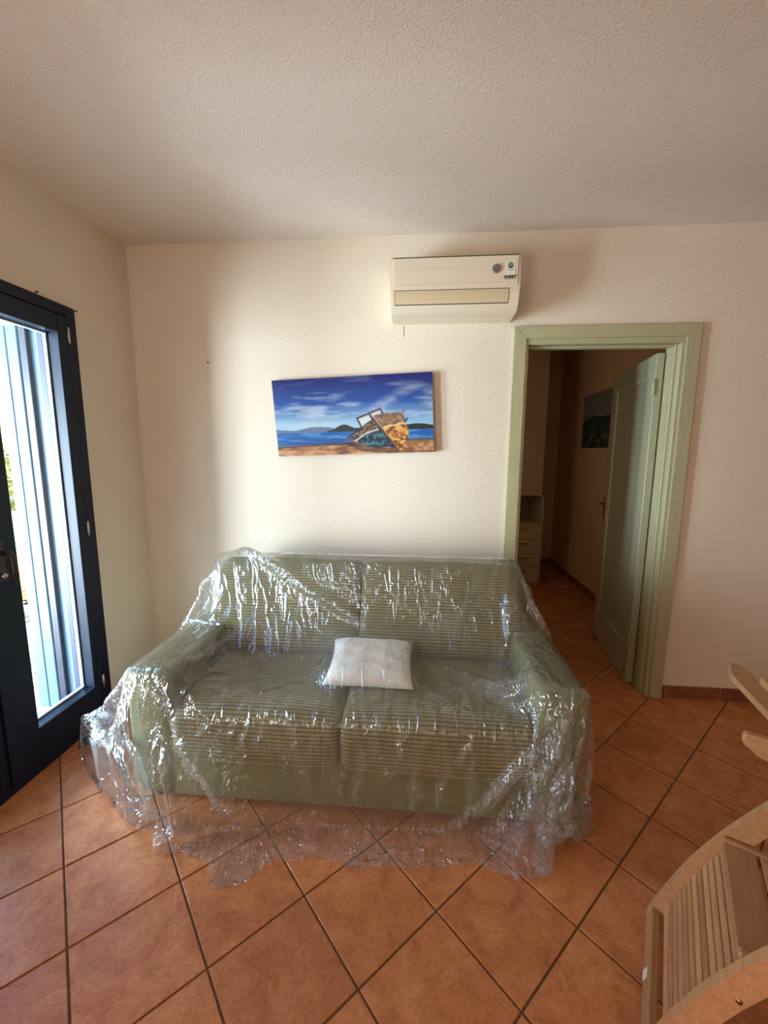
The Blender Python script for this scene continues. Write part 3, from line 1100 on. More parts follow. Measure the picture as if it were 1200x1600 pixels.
    Q = relax(Q, h2, 30, 8, 0.05, np.repeat(np.repeat(PIN, 2, 0), 2, 1)[:-1, :-1], 0.0002)
    return Q, h2

FP, FH = film()
fnu, fnv = FP.shape[:2]
CREASE = np.zeros((fnu, fnv))

def pull_fold(a, b, lift, width, strength=1.0):
    """a taut fold of the film between two places it is pinched at"""
    global FP
    N = np.cross(np.gradient(FP, axis=0), np.gradient(FP, axis=1))
    N /= np.linalg.norm(N, axis=-1, keepdims=True) + 1e-9
    ia = np.unravel_index(((FP - np.array(a)) ** 2).sum(-1).argmin(), (fnu, fnv))
    ib = np.unravel_index(((FP - np.array(b)) ** 2).sum(-1).argmin(), (fnu, fnv))
    A, B = np.array(ia, float), np.array(ib, float)
    I, J = np.meshgrid(np.arange(fnu), np.arange(fnv), indexing='ij')
    d = B - A
    L2 = (d * d).sum() + 1e-9
    t = ((I - A[0]) * d[0] + (J - A[1]) * d[1]) / L2
    tc = np.clip(t, 0, 1)
    wob = 1.2 * np.sin(tc * 9 + A[0])
    dx, dy = I - (A[0] + tc * d[0]), J - (A[1] + tc * d[1])
    side = (dx * d[1] - dy * d[0]) / math.sqrt(L2) + wob * (tc * (1 - tc) * 3)
    dist = np.where((t < 0) | (t > 1), np.hypot(dx, dy), np.abs(side)) * FH
    g_ = np.exp(-(dist / width) ** 2) * np.clip(4 * tc * (1 - tc), 0.05, 1) ** 0.6
    if N[..., 2].mean() < 0:
        N = -N
    FP = FP + N * (g_ * lift)[..., None]
    CREASE[:] = np.maximum(CREASE, np.exp(-(dist / (width * 1.7)) ** 2) * strength)

for a_, b_, l_, w_, k_ in (
    ((-1.03, 2.18, 0.88), (-0.24, 1.93, 0.55), 0.040, 0.016, 0.7),
    ((-0.98, 2.12, 0.87), (-0.20, 1.95, 0.50), 0.016, 0.012, 0.5),
    ((0.58, 1.41, 0.58), (0.37, 1.31, 0.02), 0.022, 0.020, 1.0),
    ((0.54, 1.41, 0.50), (0.33, 1.31, 0.02), 0.012, 0.012, 1.0),
    ((0.52, 1.41, 0.55), (0.02, 1.33, 0.02), 0.020, 0.018, 0.9),
    ((0.60, 1.41, 0.30), (0.48, 1.31, 0.03), 0.012, 0.012, 0.8),
    ((0.47, 1.58, 0.60), (0.06, 1.78, 0.47), 0.022, 0.016, 1.0),
    ((0.47, 1.56, 0.60), (0.10, 1.70, 0.47), 0.018, 0.014, 1.0),
    ((0.47, 1.53, 0.60), (0.16, 1.62, 0.47), 0.016, 0.014, 1.0),
    ((0.49, 1.95, 0.75), (0.46, 2.05, 0.55), 0.020, 0.014, 0.9),
    ((-1.08, 1.41, 0.55), (-0.93, 1.30, 0.05), 0.022, 0.018, 1.0),
    ((-0.98, 1.43, 0.47), (-0.62, 1.32, 0.03), 0.020, 0.016, 0.9),
    ((-1.12, 1.41, 0.40), (-1.20, 1.33, 0.03), 0.016, 0.014, 1.0),
    ((-0.95, 1.41, 0.38), (-0.98, 1.30, 0.05), 0.016, 0.012, 1.0),
    ((-0.80, 1.40, 0.42), (-0.83, 1.40, 0.28), 0.010, 0.010, 1.0),
    ((-0.64, 1.40, 0.42), (-0.67, 1.40, 0.25), 0.010, 0.009, 0.8),
    ((-0.05, 1.40, 0.42), (-0.04, 1.40, 0.33), 0.010, 0.009, 0.9),
    ((0.22, 1.40, 0.40), (0.18, 1.40, 0.32), 0.010, 0.009, 0.9),
    ((-1.17, 1.55, 0.58), (-1.45, 1.50, 0.15), 0.015, 0.016, 0.8),
    ((-1.17, 1.95, 0.60), (-1.05, 2.22, 0.80), 0.018, 0.016, 0.7),
    ((-0.98, 1.55, 0.56), (-0.90, 1.90, 0.48), 0.020, 0.016, 0.8),
    ((-0.39, 1.62, 0.50), (-0.62, 1.52, 0.47), 0.008, 0.010, 0.6),
    ((-0.01, 1.90, 0.52), (0.18, 1.82, 0.47), 0.008, 0.010, 0.6),
    ((-0.01, 1.62, 0.50), (0.12, 1.55, 0.47), 0.008, 0.010, 0.6),
):
    pull_fold(a_, b_, l_, w_, k_)
for k in range(16):
    x_ = RNG.uniform(-1.05, 0.5)
    z_ = RNG.uniform(0.60, 0.84)
    y_ = 1.93 + (z_ - 0.5) * 0.42
    L_ = RNG.uniform(0.05, 0.16)
    pull_fold((x_, y_, z_), (x_ + L_ * .3, y_ - L_ * .35, z_ - L_), 0.006, 0.008, 0.3)
for k in range(30):
    x_ = RNG.uniform(-1.0, 0.45)
    z_ = RNG.uniform(0.22, 0.44)
    L_ = RNG.uniform(0.04, 0.12)
    pull_fold((x_, 1.39, z_), (x_ + RNG.uniform(-.03, .02), 1.39, z_ - L_), 0.006, 0.008, 0.6)
for k in range(20):
    # gathered folds along the skirt on the left corner
    th_ = RNG.uniform(0.1, 1.5)
    x0_, y0_ = SX0 - 0.05 * math.cos(th_), 1.42 - 0.03 * math.sin(th_)
    pull_fold((x0_, y0_, RNG.uniform(0.3, 0.5)), (SX0 - 0.38 * math.cos(th_), 1.42 - 0.17 * math.sin(th_), 0.03), RNG.uniform(-.012, 0.02), 0.014, 0.6)

def film_material():
    m = bpy.data.materials.new('clear_plastic_film')
    m.use_nodes = True
    n, l = m.node_tree.nodes, m.node_tree.links
    n.remove(n['Principled BSDF'])
    uv = n.new('ShaderNodeUVMap')
    def nz(scale, vec, detail=4, rough=.55, dist=0.0):
        t = n.new('ShaderNodeTexNoise')
        t.inputs['Scale'].default_value = scale
        t.inputs['Detail'].default_value = detail
        t.inputs['Roughness'].default_value = rough
        t.inputs['Distortion'].default_value = dist
        l.new(vec, t.inputs['Vector'])
        return t
    def mapping(scale, rot=0):
        p = n.new('ShaderNodeMapping')
        p.inputs['Scale'].default_value = scale
        p.inputs['Rotation'].default_value = (0, 0, rot)
        l.new(uv.outputs[0], p.inputs['Vector'])
        return p.outputs[0]
    def mth(op, a, b):
        q = n.new('ShaderNodeMath'); q.operation = op
        for k, v in enumerate((a, b)):
            if isinstance(v, (int, float)):
                q.inputs[k].default_value = v
            elif v is not None:
                l.new(v, q.inputs[k])
        return q.outputs[0]
    def ridge(t, p=3.0):
        a = mth('ABSOLUTE', mth('SUBTRACT', t.outputs['Fac'], 0.5), None)
        return mth('POWER', mth('SUBTRACT', 1.0, mth('MULTIPLY', a, 4.0)), p)
    ca_n = n.new('ShaderNodeAttribute')
    ca_n.attribute_name = 'crease'
    crease = ca_n.outputs['Fac']
    r1 = ridge(nz(4.0, mapping((2.6, 0.8, 1), 0.25), 2, .45, .5), 5)
    r2 = ridge(nz(5.5, mapping((2.2, 0.7, 1), -0.6), 2, .45, .8), 5)
    r4 = ridge(nz(16.0, mapping((2.0, 0.8, 1), 0.5), 2, .5, 1.0), 4)
    f3 = nz(38.0, mapping((1.6, 0.7, 1), 0.2), 3, .6, .5).outputs['Fac']
    mask = nz(2.2, mapping((1, 1, 1)), 2, .5, 0).outputs['Fac']
    mr = n.new('ShaderNodeMapRange')
    mr.inputs['From Min'].default_value = 0.42
    mr.inputs['From Max'].default_value = 0.62
    l.new(mask, mr.inputs['Value'])
    zone = mth('ADD', mth('MULTIPLY', mr.outputs[0], 0.30), mth('ADD', mth('MULTIPLY', crease, 0.9), 0.05))
    h = mth('ADD', mth('ADD', mth('MULTIPLY', r1, 0.55), mth('MULTIPLY', r2, 0.4)), mth('MULTIPLY', mth('ADD', mth('MULTIPLY', f3, 0.9), mth('MULTIPLY', r4, 0.9)), zone))
    bp = n.new('ShaderNodeBump')
    bp.inputs['Strength'].default_value = 0.85
    bp.inputs['Distance'].default_value = 0.010
    l.new(h, bp.inputs['Height'])
    tr_ = n.new('ShaderNodeBsdfTransparent')
    tr_.inputs[0].default_value = (0.975, 0.985, 0.975, 1)
    gl_ = n.new('ShaderNodeBsdfGlossy')
    gl_.inputs['Roughness'].default_value = 0.08
    gl_.inputs['Color'].default_value = (1, 1, 1, 1)
    l.new(bp.outputs[0], gl_.inputs['Normal'])
    tl = n.new('ShaderNodeBsdfTranslucent')
    tl.inputs['Color'].default_value = (0.9, 0.9, 0.9, 1)
    df = n.new('ShaderNodeBsdfDiffuse')
    df.inputs['Color'].default_value = (0.9, 0.9, 0.9, 1)
    l.new(bp.outputs[0], df.inputs['Normal'])
    a1 = n.new('ShaderNodeMixShader'); a1.inputs[0].default_value = 0.5
    l.new(tl.outputs[0], a1.inputs[1]); l.new(df.outputs[0], a1.inputs[2])
    haze = n.new('ShaderNodeMixShader')
    l.new(mth('ADD', mth('MULTIPLY', crease, 0.12), mth('ADD', mth('MULTIPLY', r2, 0.07), 0.060)), haze.inputs[0])
    l.new(tr_.outputs[0], haze.inputs[1]); l.new(a1.outputs[0], haze.inputs[2])
    fre = n.new('ShaderNodeFresnel')
    two_sided_ior(n, l, fre)
    l.new(bp.outputs[0], fre.inputs['Normal'])
    fac = mth('MINIMUM', mth('MULTIPLY', fre.outputs[0], 1.9), 0.9)
    mx = n.new('ShaderNodeMixShader')
    l.new(fac, mx.inputs[0])
    l.new(haze.outputs[0], mx.inputs[1]); l.new(gl_.outputs[0], mx.inputs[2])
    l.new(mx.outputs[0], n['Material Output'].inputs['Surface'])
    return m
M_film = film_material()

def build_film():
    idx = np.arange(fnu * fnv).reshape(fnu, fnv)
    q = np.stack([idx[:-1, :-1], idx[1:, :-1], idx[1:, 1:], idx[:-1, 1:]], -1).reshape(-1, 4)
    # uneven torn hem along the front, with a longer flap on the left
    u_, v_ = (q[:, 0] // fnv) * FH, (q[:, 0] % fnv) * FH
    hem = 0.10 + 0.012 * np.sin(u_ * 9) + 0.010 * np.sin(u_ * 23 + 1) - 0.10 * np.exp(-((u_ - 1.36) / 0.09) ** 4) - 0.05 * np.exp(-((u_ - 0.75) / 0.12) ** 2) - 0.03 * np.exp(-((u_ - 2.6) / 0.15) ** 2)
    q = q[v_ > hem]
    uu_, vv_ = np.meshgrid(np.arange(fnu) * FH, np.arange(fnv) * FH, indexing='ij')
    CREASE[:] = np.maximum(CREASE, 0.75 * np.clip((0.30 - vv_) / 0.18, 0, 1))
    me = bpy.data.meshes.new('plastic_sheet')
    me.vertices.add(fnu * fnv)
    me.vertices.foreach_set('co', FP.reshape(-1))
    me.loops.add(len(q) * 4)
    me.loops.foreach_set('vertex_index', q.reshape(-1))
    me.polygons.add(len(q))
    me.polygons.foreach_set('loop_start', np.arange(len(q)) * 4)
    me.polygons.foreach_set('loop_total', np.full(len(q), 4))
    me.polygons.foreach_set('use_smooth', np.ones(len(q), bool))
    me.update(calc_edges=True)
    uvl = me.uv_layers.new(name='UVMap')
    I, J = q // fnv, q % fnv
    uvl.data.foreach_set('uv', np.stack([I * FH, J * FH], -1).reshape(-1))
    at_ = me.attributes.new('crease', 'FLOAT', 'POINT')
    at_.data.foreach_set('value', CREASE.reshape(-1).astype(np.float32))
    o = link('plastic_sheet', me, M_film)
    return tag(o, 'crumpled transparent plastic dust sheet draped over the green sofa and onto the tiles', 'dust sheet')
sheet = build_film()

# ------------------------------------------------------------------ air conditioner
M_ac = mat('cream_plastic', (0.78, 0.665, 0.50), 0.42)
M_ac2 = mat('aged_cream_plastic', (0.66, 0.52, 0.32), 0.42)
ac = empty('air_conditioner', (0.17, 2.435, 2.18))
tag(ac, 'cream wall mounted air conditioner above and left of the green door frame', 'air conditioner')
def acp(o):
    return local(ac, o) if o.parent is ac else o
A0x, A1x = -0.158, 0.492
zt, zb = 2.452, 2.180
prof = [(2.434, zt), (2.262, zt), (2.247, zt - 0.004), (2.237, zt - 0.014), (2.233, zt - 0.03), (2.233, 2.285), (2.2335, 2.262), (2.239, 2.235), (2.252, 2.208), (2.270, 2.190), (2.292, 2.181), (2.434, 2.178)]
bm = bmesh.new()
prism_bm(bm, prof, 'x', A0x + 0.012, A1x - 0.012)
acp(from_bm('body', bm, M_ac, ac, False))
for xa, xb, tp_ in ((A0x, A0x + 0.012, -1), (A1x - 0.012, A1x, 1)):
    bm = bmesh.new()
    c0 = Vector((0, 2.34, 2.32))
    cap = [(2.434 if p[0] > 2.43 else p[0] + 0.004, p[1] + (0.004 if p[1] < 2.3 else -0.004)) for p in prof]
    prism_bm(bm, prof if tp_ < 0 else prof, 'x', xa, xb)
    bmesh.ops.bevel(bm, geom=[e for e in bm.edges if abs(e.verts[0].co.x - e.verts[1].co.x) < 1e-6 and (abs(e.verts[0].co.x - (A0x if tp_ < 0 else A1x)) < 1e-6)], offset=0.004, segments=2, affect='EDGES')
    acp(from_bm('end_cap', bm, M_ac, ac, False))
# front grille lid with an embossed line, louver flap in a dark slot
acp(box('front_panel', (A0x + 0.014, 2.2285, 2.296), (A1x - 0.014, 2.2335, 2.4365), M_ac, ac, 0.002))
acp(box('lid_ridge', (A0x + 0.016, 2.2262, 2.3805), (0.20, 2.2288, 2.3855), M_ac, ac, 0.0012))
acp(box('lid_ridge', (A0x + 0.045, 2.2262, 2.3050), (A1x - 0.05, 2.2288, 2.3110), M_ac, ac, 0.0012))
acp(box('top_seam', (A0x + 0.014, 2.2280, 2.4362), (A1x - 0.014, 2.2345, 2.4400), M_groove, ac, 0))
M_slot = mat('dark_slot', (0.10, 0.06, 0.03), 0.6)
def flap_prism(name, x0, x1, off, pts, m):
    bm = bmesh.new()
    poly = [(y - off, z) for y, z in pts] + [(y + 0.012, z) for y, z in reversed(pts)]
    prism_bm(bm, poly, 'x', x0, x1)
    return acp(from_bm(name, bm, m, ac))
cur = [(2.2335, 2.286), (2.2335, 2.262), (2.239, 2.235), (2.2475, 2.217)]
cur2 = [(2.2335, 2.282), (2.2340, 2.260), (2.239, 2.2365), (2.2455, 2.221)]
flap_prism('outlet_slot', A0x + 0.020, A1x - 0.052, 0.0006, cur, M_slot)
flap_prism('louver_flap', A0x + 0.023, A1x - 0.055, 0.0022, cur2, M_ac2)
bm = bmesh.new()
bmesh.ops.create_cone(bm, cap_ends=True, segments=32, radius1=0.0235, radius2=0.0215, depth=0.005)
bmesh.ops.rotate(bm, matrix=Matrix.Rotation(math.radians(90), 3, 'X'), verts=bm.verts)
bmesh.ops.translate(bm, vec=(0.371, 2.226, 2.374), verts=bm.verts)
M_lens = mat('grey_display_window', (0.17, 0.14, 0.11), 0.25)
acp(from_bm('display_ring', bm, M_steel, ac))
bm = bmesh.new()
bmesh.ops.create_cone(bm, cap_ends=True, segments=32, radius1=0.020, radius2=0.019, depth=0.004)
bmesh.ops.rotate(bm, matrix=Matrix.Rotation(math.radians(90), 3, 'X'), verts=bm.verts)
bmesh.ops.translate(bm, vec=(0.371, 2.2228, 2.374), verts=bm.verts)
acp(from_bm('display_window', bm, M_lens, ac))
M_stick = mat('sticker_paper', (0.82, 0.79, 0.70), 0.5)
M_sgreen = mat('sticker_green', (0.17, 0.30, 0.24), 0.5)
M_sgreen2 = mat('sticker_dark_green', (0.05, 0.09, 0.05), 0.5)
stk = acp(box('energy_sticker', (0.418, 2.2270, 2.342), (0.462, 2.2284, 2.405), M_stick, ac, 0))
def disc(name, cx, cz, r0, r1, y, m, parent, a0=0, a1=2 * math.pi, n=28):
    bm = bmesh.new()
    pts = [(cx + r1 * math.cos(a0 + (a1 - a0) * k / n), cz + r1 * math.sin(a0 + (a1 - a0) * k / n)) for k in range(n + 1)]
    if r0 > 0:
        inn = [(cx + r0 * math.cos(a0 + (a1 - a0) * k / n), cz + r0 * math.sin(a0 + (a1 - a0) * k / n)) for k in range(n + 1)]
        for k in range(n):
            q = [pts[k], pts[k + 1], inn[k + 1], inn[k]]
            bm.faces.new([bm.verts.new((p[0], y, p[1])) for p in q])
    else:
        if a1 - a0 > 6.2:
            pts = pts[:-1]
        bm.faces.new([bm.verts.new((p[0], y, p[1])) for p in pts])
    return acp(from_bm(name, bm, m, parent))
disc('emblem', 0.440, 2.388, 0, 0.0125, 2.2268, M_sgreen, stk)
disc('emblem_ring', 0.440, 2.388, 0.0120, 0.0142, 2.2266, M_black, stk)
disc('emblem_base', 0.440, 2.388, 0, 0.0125, 2.2266, M_sgreen2, stk, math.radians(205), math.radians(335))
def text(body, size, loc, m, parent, shear=0.0, bold=0.0):
    cu = bpy.data.curves.new('lettering', 'FONT')
    cu.body = body
    cu.size = size
    cu.shear = shear
    cu.offset = bold
    cu.align_x = 'CENTER'
    cu.align_y = 'CENTER'
    cu.extrude = 0.0002
    t = bpy.data.objects.new('lettering_source', cu)
    COL.objects.link(t)
    bpy.context.view_layer.update()
    me = bpy.data.meshes.new_from_object(t)
    bpy.data.objects.remove(t)
    me.transform(Matrix.Translation(loc) @ Matrix.Rotation(math.radians(90), 4, 'X'))
    me.materials.clear()
    me.materials.append(m)
    o = link('lettering', me, m, parent)
    return acp(o)
text('HOKKY', 0.0172, (0.438, 2.2266, 2.3345), M_black, ac, 0.3, 0.0009)
acp(box('underline', (0.411, 2.2266, 2.3245), (0.465, 2.2284, 2.3258), M_sgreen2, ac, 0))
acp(box('small_print', (0.424, 2.2266, 2.3665), (0.456, 2.2269, 2.3685), M_slot, stk, 0))

# hairline crack below the unit
ck = raw('trim_2', [(-0.095, D - .0006, 2.172), (-0.092, D - .0006, 2.172), (-0.0935, D - .0006, 2.13), (-0.0955, D - .0006, 2.10), (-0.097, D - .0006, 2.13)], [(0, 1, 2, 3, 4)], M_grout)
struct(ck, 'hairline crack in the plaster below the air conditioner')

# ------------------------------------------------------------------ canvas prints (flat pictures painted per point)
def nfield(n, m, seed, fx, fy, octs=4, rot=0.0):
    r = np.random.RandomState(seed)
    I, J = np.meshgrid(np.linspace(0, 1, n), np.linspace(0, 1, m), indexing='ij')
    out = np.zeros((n, m))
    a, tot = 1.0, 0
    for o in range(octs):
        gx, gy = max(2, int(fx * 2 ** o)), max(2, int(fy * 2 ** o))
        G = r.rand(gx + 2, gy + 2)
        x, y = I * gx, J * gy
        xi, yi = x.astype(int), y.astype(int)
        tx, ty = x - xi, y - yi
        tx, ty = tx * tx * (3 - 2 * tx), ty * ty * (3 - 2 * ty)
        out += a * ((G[xi, yi] * (1 - tx) + G[xi + 1, yi] * tx) * (1 - ty) + (G[xi, yi + 1] * (1 - tx) + G[xi + 1, yi + 1] * tx) * ty)
        tot += a
        a *= 0.55
    return out / tot

def s2l(c):
    c = np.asarray(c, float) / 255
    return np.where(c <= 0.04045, c / 12.92, ((c + 0.055) / 1.055) ** 2.4)

def paint_mix(img, mask, c):
    m = np.clip(mask, 0, 1)[..., None]
    return img * (1 - m) + np.asarray(c) * m

def poly_mask(I, J, pts):
    inside = np.zeros(I.shape, bool)
    n = len(pts)
    for k in range(n):
        x0, y0 = pts[k]; x1, y1 = pts[(k + 1) % n]
        cond = ((y0 > J) != (y1 > J))
        with np.errstate(divide='ignore', invalid='ignore'):
            xx = (x1 - x0) * (J - y0) / (y1 - y0 + 1e-12) + x0
        inside ^= cond & (I < xx)
    return inside.astype(float)

def seg_mask(I, J, a, b, w, asp=2.0):
    ax, ay = a[0] * asp, a[1]; bx, by = b[0] * asp, b[1]
    px, py = I * asp - ax, J - ay
    dx, dy = bx - ax, by - ay
    t = np.clip((px * dx + py * dy) / (dx * dx + dy * dy), 0, 1)
    d = np.hypot(px - t * dx, py - t * dy)
    return np.clip((w - d) / 0.004 + 0.5, 0, 1)

def boat_picture(n=420, m=210):
    I, J = np.meshgrid(np.linspace(0, 1, n), np.linspace(0, 1, m), indexing='ij')   # J downwards
    top, mid, hor = s2l([16, 22, 96]), s2l([28, 78, 150]), s2l([150, 190, 215])
    t = np.clip(J / 0.66, 0, 1)[..., None]
    img = np.where(t < .5, top * (1 - 2 * t) + mid * 2 * t, mid * (2 - 2 * t) + hor * (2 * t - 1))
    w = nfield(n, m, 3, 5, 9, 5)
    str_ = nfield(n, m, 9, 4, 16, 4)
    img = paint_mix(img, np.clip((w * .5 + str_ * .5 - 0.52) * 5, 0, .75) * np.clip(J * 2.2, 0.15, 1), s2l([185, 200, 215]))
    # bright plume of cloud above the boat
    d = np.abs((I - 0.70) * 1.0 + (J - 0.36) * 0.9)
    img = paint_mix(img, np.clip(1 - d / 0.09, 0, 1) * np.clip(w * 2.2 - 0.6, 0, 1) * np.clip((0.62 - J) * 3, 0, 1) * np.clip((J - 0.12) * 5, 0, 1) * .9, s2l([190, 200, 215]))
    img = paint_mix(img, np.clip(1 - np.abs(J - 0.60) / 0.10, 0, 1) * np.clip(1 - np.abs(I - .25) / .35, 0, 1) * .6, s2l([205, 215, 215]))
    # far hills
    ridge_ = 0.655 + 0.020 * np.sin(I * 17) - 0.02 * nfield(n, m, 5, 16, 2, 3) 
    img = paint_mix(img, ((J > ridge_) & (I < .45)) * 0.8, s2l([70, 80, 110]))
    rdg = 0.625 + 0.55 * np.abs(I - 0.46) ** 1.25 + 0.02 * np.sin(I * 40)
    img = paint_mix(img, ((J > rdg) & (I > .33) & (I < .58)) * 1.0, s2l([38, 48, 40]))
    rdg2 = 0.655 - 0.025 * np.sin((I - .8) * 16) 
    img = paint_mix(img, ((J > rdg2) & (I > .80)) * 1.0, s2l([28, 42, 38]))
    # sea
    sea = (J > 0.70) & (J < 0.86)
    sw = nfield(n, m, 6, 8, 40, 3)
    img = paint_mix(img, sea * 1.0, s2l([20, 88, 158]))
    img = paint_mix(img, sea * np.clip((sw - .5) * 3, 0, .6), s2l([95, 160, 205]))
    img = paint_mix(img, sea * np.clip((J - .78) * 9, 0, .5), s2l([30, 60, 110]))
    # sand
    shore = 0.835 + 0.05 * (1 - I) * (I < .5) - 0.0 * I
    sand = J > shore
    sn = nfield(n, m, 8, 14, 22, 5)
    fine = nfield(n, m, 18, 70, 50, 3)
    img = paint_mix(img, sand * 1.0, s2l([172, 118, 82]))
    img = paint_mix(img, sand * np.clip((0.5 - sn) * 5, 0, .8), s2l([92, 58, 42]))
    img = paint_mix(img, sand * np.clip((sn - .55) * 6, 0, .6), s2l([214, 164, 122]))
    img = paint_mix(img, (np.abs(J - shore) < .012) * .8, s2l([70, 52, 50]))
    img = paint_mix(img, sand * (I > .80) * np.clip((fine - .45) * 6, 0, .7), s2l([120, 85, 50]))
    # shadow beneath the boat
    img = paint_mix(img, poly_mask(I, J, [(.42, .84), (.52, .84), (.78, .97), (.72, .99), (.55, .97)]) * .7, s2l([50, 35, 35]))
    # cabin frame
    for a, b in (((.525, .535), (.675, .425)), ((.675, .425), (.69, .49)), ((.525, .535), (.548, .645)), ((.602, .475), (.62, .55))):
        img = paint_mix(img, seg_mask(I, J, a, b, .010), s2l([80, 50, 35]))
    img = paint_mix(img, poly_mask(I, J, [(.535, .55), (.60, .505), (.615, .56), (.555, .62)]) * .75, s2l([225, 215, 200]))
    img = paint_mix(img, poly_mask(I, J, [(.615, .49), (.668, .455), (.68, .48), (.63, .52)]) * .75, s2l([215, 200, 180]))
    # left side of the hull
    hl = [(.455, .80), (.47, .76), (.545, .66), (.625, .56), (.70, .76), (.765, .965), (.70, .93), (.60, .92), (.53, .87)]
    hull = poly_mask(I, J, hl)
    pat = nfield(n, m, 21, 60, 40, 3)
    img = paint_mix(img, hull, s2l([98, 84, 78]))
    img = paint_mix(img, hull * np.clip((pat - .5) * 8, 0, .8), s2l([150, 110, 80]))
    img = paint_mix(img, hull * np.clip((.46 - pat) * 10, 0, .9), s2l([40, 36, 48]))
    low = poly_mask(I, J, [(.50, .80), (.55, .755), (.655, .68), (.72, .80), (.76, .92), (.66, .92), (.56, .88)])
    img = paint_mix(img, low * .9, s2l([32, 66, 84]))
    img = paint_mix(img, low * np.clip((pat - .55) * 9, 0, .8), s2l([60, 130, 135]))
    img = paint_mix(img, low * np.clip((.42 - pat) * 9, 0, .8), s2l([22, 26, 34]))
    img = paint_mix(img, seg_mask(I, J, (.505, .83), (.575, .735), .007), s2l([225, 205, 175]))
    img = paint_mix(img, seg_mask(I, J, (.575, .735), (.655, .685), .007), s2l([225, 205, 175]))
    img = paint_mix(img, seg_mask(I, J, (.458, .79), (.545, .665), .009), s2l([50, 36, 32]))
    img = paint_mix(img, seg_mask(I, J, (.545, .665), (.625, .56), .007), s2l([60, 42, 34]))
    # right, sunlit side of the hull
    hr = [(.63, .52), (.645, .50), (.76, .475), (.82, .485), (.825, .60), (.845, .70), (.845, .80), (.83, .84), (.80, .97), (.765, .97), (.70, .76)]
    h2 = poly_mask(I, J, hr)
    img = paint_mix(img, h2, s2l([176, 116, 58]))
    img = paint_mix(img, h2 * np.clip((pat - .5) * 8, 0, .9), s2l([226, 168, 92]))
    img = paint_mix(img, h2 * np.clip((.46 - pat) * 9, 0, .9), s2l([92, 52, 30]))
    up_ = poly_mask(I, J, [(.63, .52), (.645, .50), (.76, .475), (.82, .485), (.824, .60), (.72, .63), (.685, .68)])
    img = paint_mix(img, up_ * .75, s2l([108, 92, 86]))
    img = paint_mix(img, up_ * np.clip((pat - .52) * 8, 0, .8), s2l([165, 125, 90]))
    img = paint_mix(img, seg_mask(I, J, (.69, .66), (.82, .62), .007), s2l([220, 200, 165]))
    img = paint_mix(img, seg_mask(I, J, (.72, .62), (.76, .555), .010), s2l([150, 100, 60]))
    for a, b, w_, c in (((.625, .545), (.70, .76), .011, [70, 48, 38]), ((.70, .76), (.775, .97), .011, [60, 42, 34]), ((.637, .545), (.712, .76), .005, [190, 150, 110]), ((.712, .76), (.785, .97), .005, [150, 110, 75]), ((.825, .60), (.838, .565), .012, [35, 30, 38]), ((.818, .48), (.82, .455), .006, [35, 30, 38])):
        img = paint_mix(img, seg_mask(I, J, a, b, w_), s2l(c))
    return np.clip(img, 0, 1)

def hills_picture(n=200, m=170):
    I, J = np.meshgrid(np.linspace(0, 1, n), np.linspace(0, 1, m), indexing='ij')
    t = J[..., None]
    img = s2l([120, 130, 125]) * (1 - t) + s2l([150, 145, 125]) * t
    rdg = 0.46 - 0.07 * np.exp(-((I - .35) / .16) ** 2) - 0.05 * (I - .3) + 0.02 * nfield(n, m, 4, 12, 2, 3)
    img = paint_mix(img, J > rdg, s2l([40, 62, 66]))
    img = paint_mix(img, (J > rdg + .1), s2l([30, 62, 70]))
    k = nfield(n, m, 12, 12, 16, 4)
    img = paint_mix(img, (J > .62) * np.clip((k - .5) * 7, 0, .8), s2l([105, 110, 90]))
    img = paint_mix(img, (J > .55) * np.clip((.44 - k) * 9, 0, .9), s2l([12, 20, 24]))
    return img

def canvas(name, corners, thick, normal, img, label, cat='picture'):
    """corners: top-left, top-right, bottom-right, bottom-left of the front face in world space"""
    n, m = img.shape[:2]
    TL, TR, BR, BL = [np.array(c, float) for c in corners]
    I, J = np.meshgrid(np.linspace(0, 1, n), np.linspace(0, 1, m), indexing='ij')
    P = ((1 - I) * (1 - J))[..., None] * TL + (I * (1 - J))[..., None] * TR + (I * J)[..., None] * BR + ((1 - I) * J)[..., None] * BL
    idx = np.arange(n * m).reshape(n, m)
    q = np.stack([idx[:-1, :-1], idx[:-1, 1:], idx[1:, 1:], idx[1:, :-1]], -1).reshape(-1, 4)
    me = bpy.data.meshes.new('printed_face')
    me.from_pydata(P.reshape(-1, 3).tolist(), [], q.tolist())
    ca_ = me.color_attributes.new('print', 'FLOAT_COLOR', 'POINT')
    ca_.data.foreach_set('color', np.concatenate([img.reshape(-1, 3), np.ones((n * m, 1))], 1).reshape(-1))
    mt = mat(name + '_print', (1, 1, 1), 0.45)
    nn, ll, bb = nodes(mt)
    at = nn.new('ShaderNodeAttribute')
    at.attribute_name = 'print'
    ll.new(at.outputs['Color'], bb.inputs['Base Color'])
    me.materials.append(mt)
    root = empty(name, tuple((TL + BR) / 2))
    tag(root, label, cat)
    fo = link('printed_face', me, None, root)
    local(root, fo)
    nr = np.array(normal, float)
    off = nr * 0.0008
    fr = [c - off for c in (TL, TR, BR, BL)]
    bk = [c - nr * thick for c in (TL, TR, BR, BL)]
    o = raw('canvas_edge', fr + bk, [(0, 1, 2, 3), (4, 7, 6, 5), (0, 4, 5, 1), (1, 5, 6, 2), (2, 6, 7, 3), (3, 7, 4, 0)], mat(name + '_edge', (0.10, 0.10, 0.14), 0.6), root)
    local(root, o)
    return root
py = D - 0.032
canvas('canvas_print', [(-0.862, py, 1.875), (0.067, py, 1.916), (0.090, py, 1.470), (-0.832, py, 1.438)], 0.030, (0, -1, 0), boat_picture(),
       'wide canvas print of a stranded old boat on a beach, hung above the sofa')
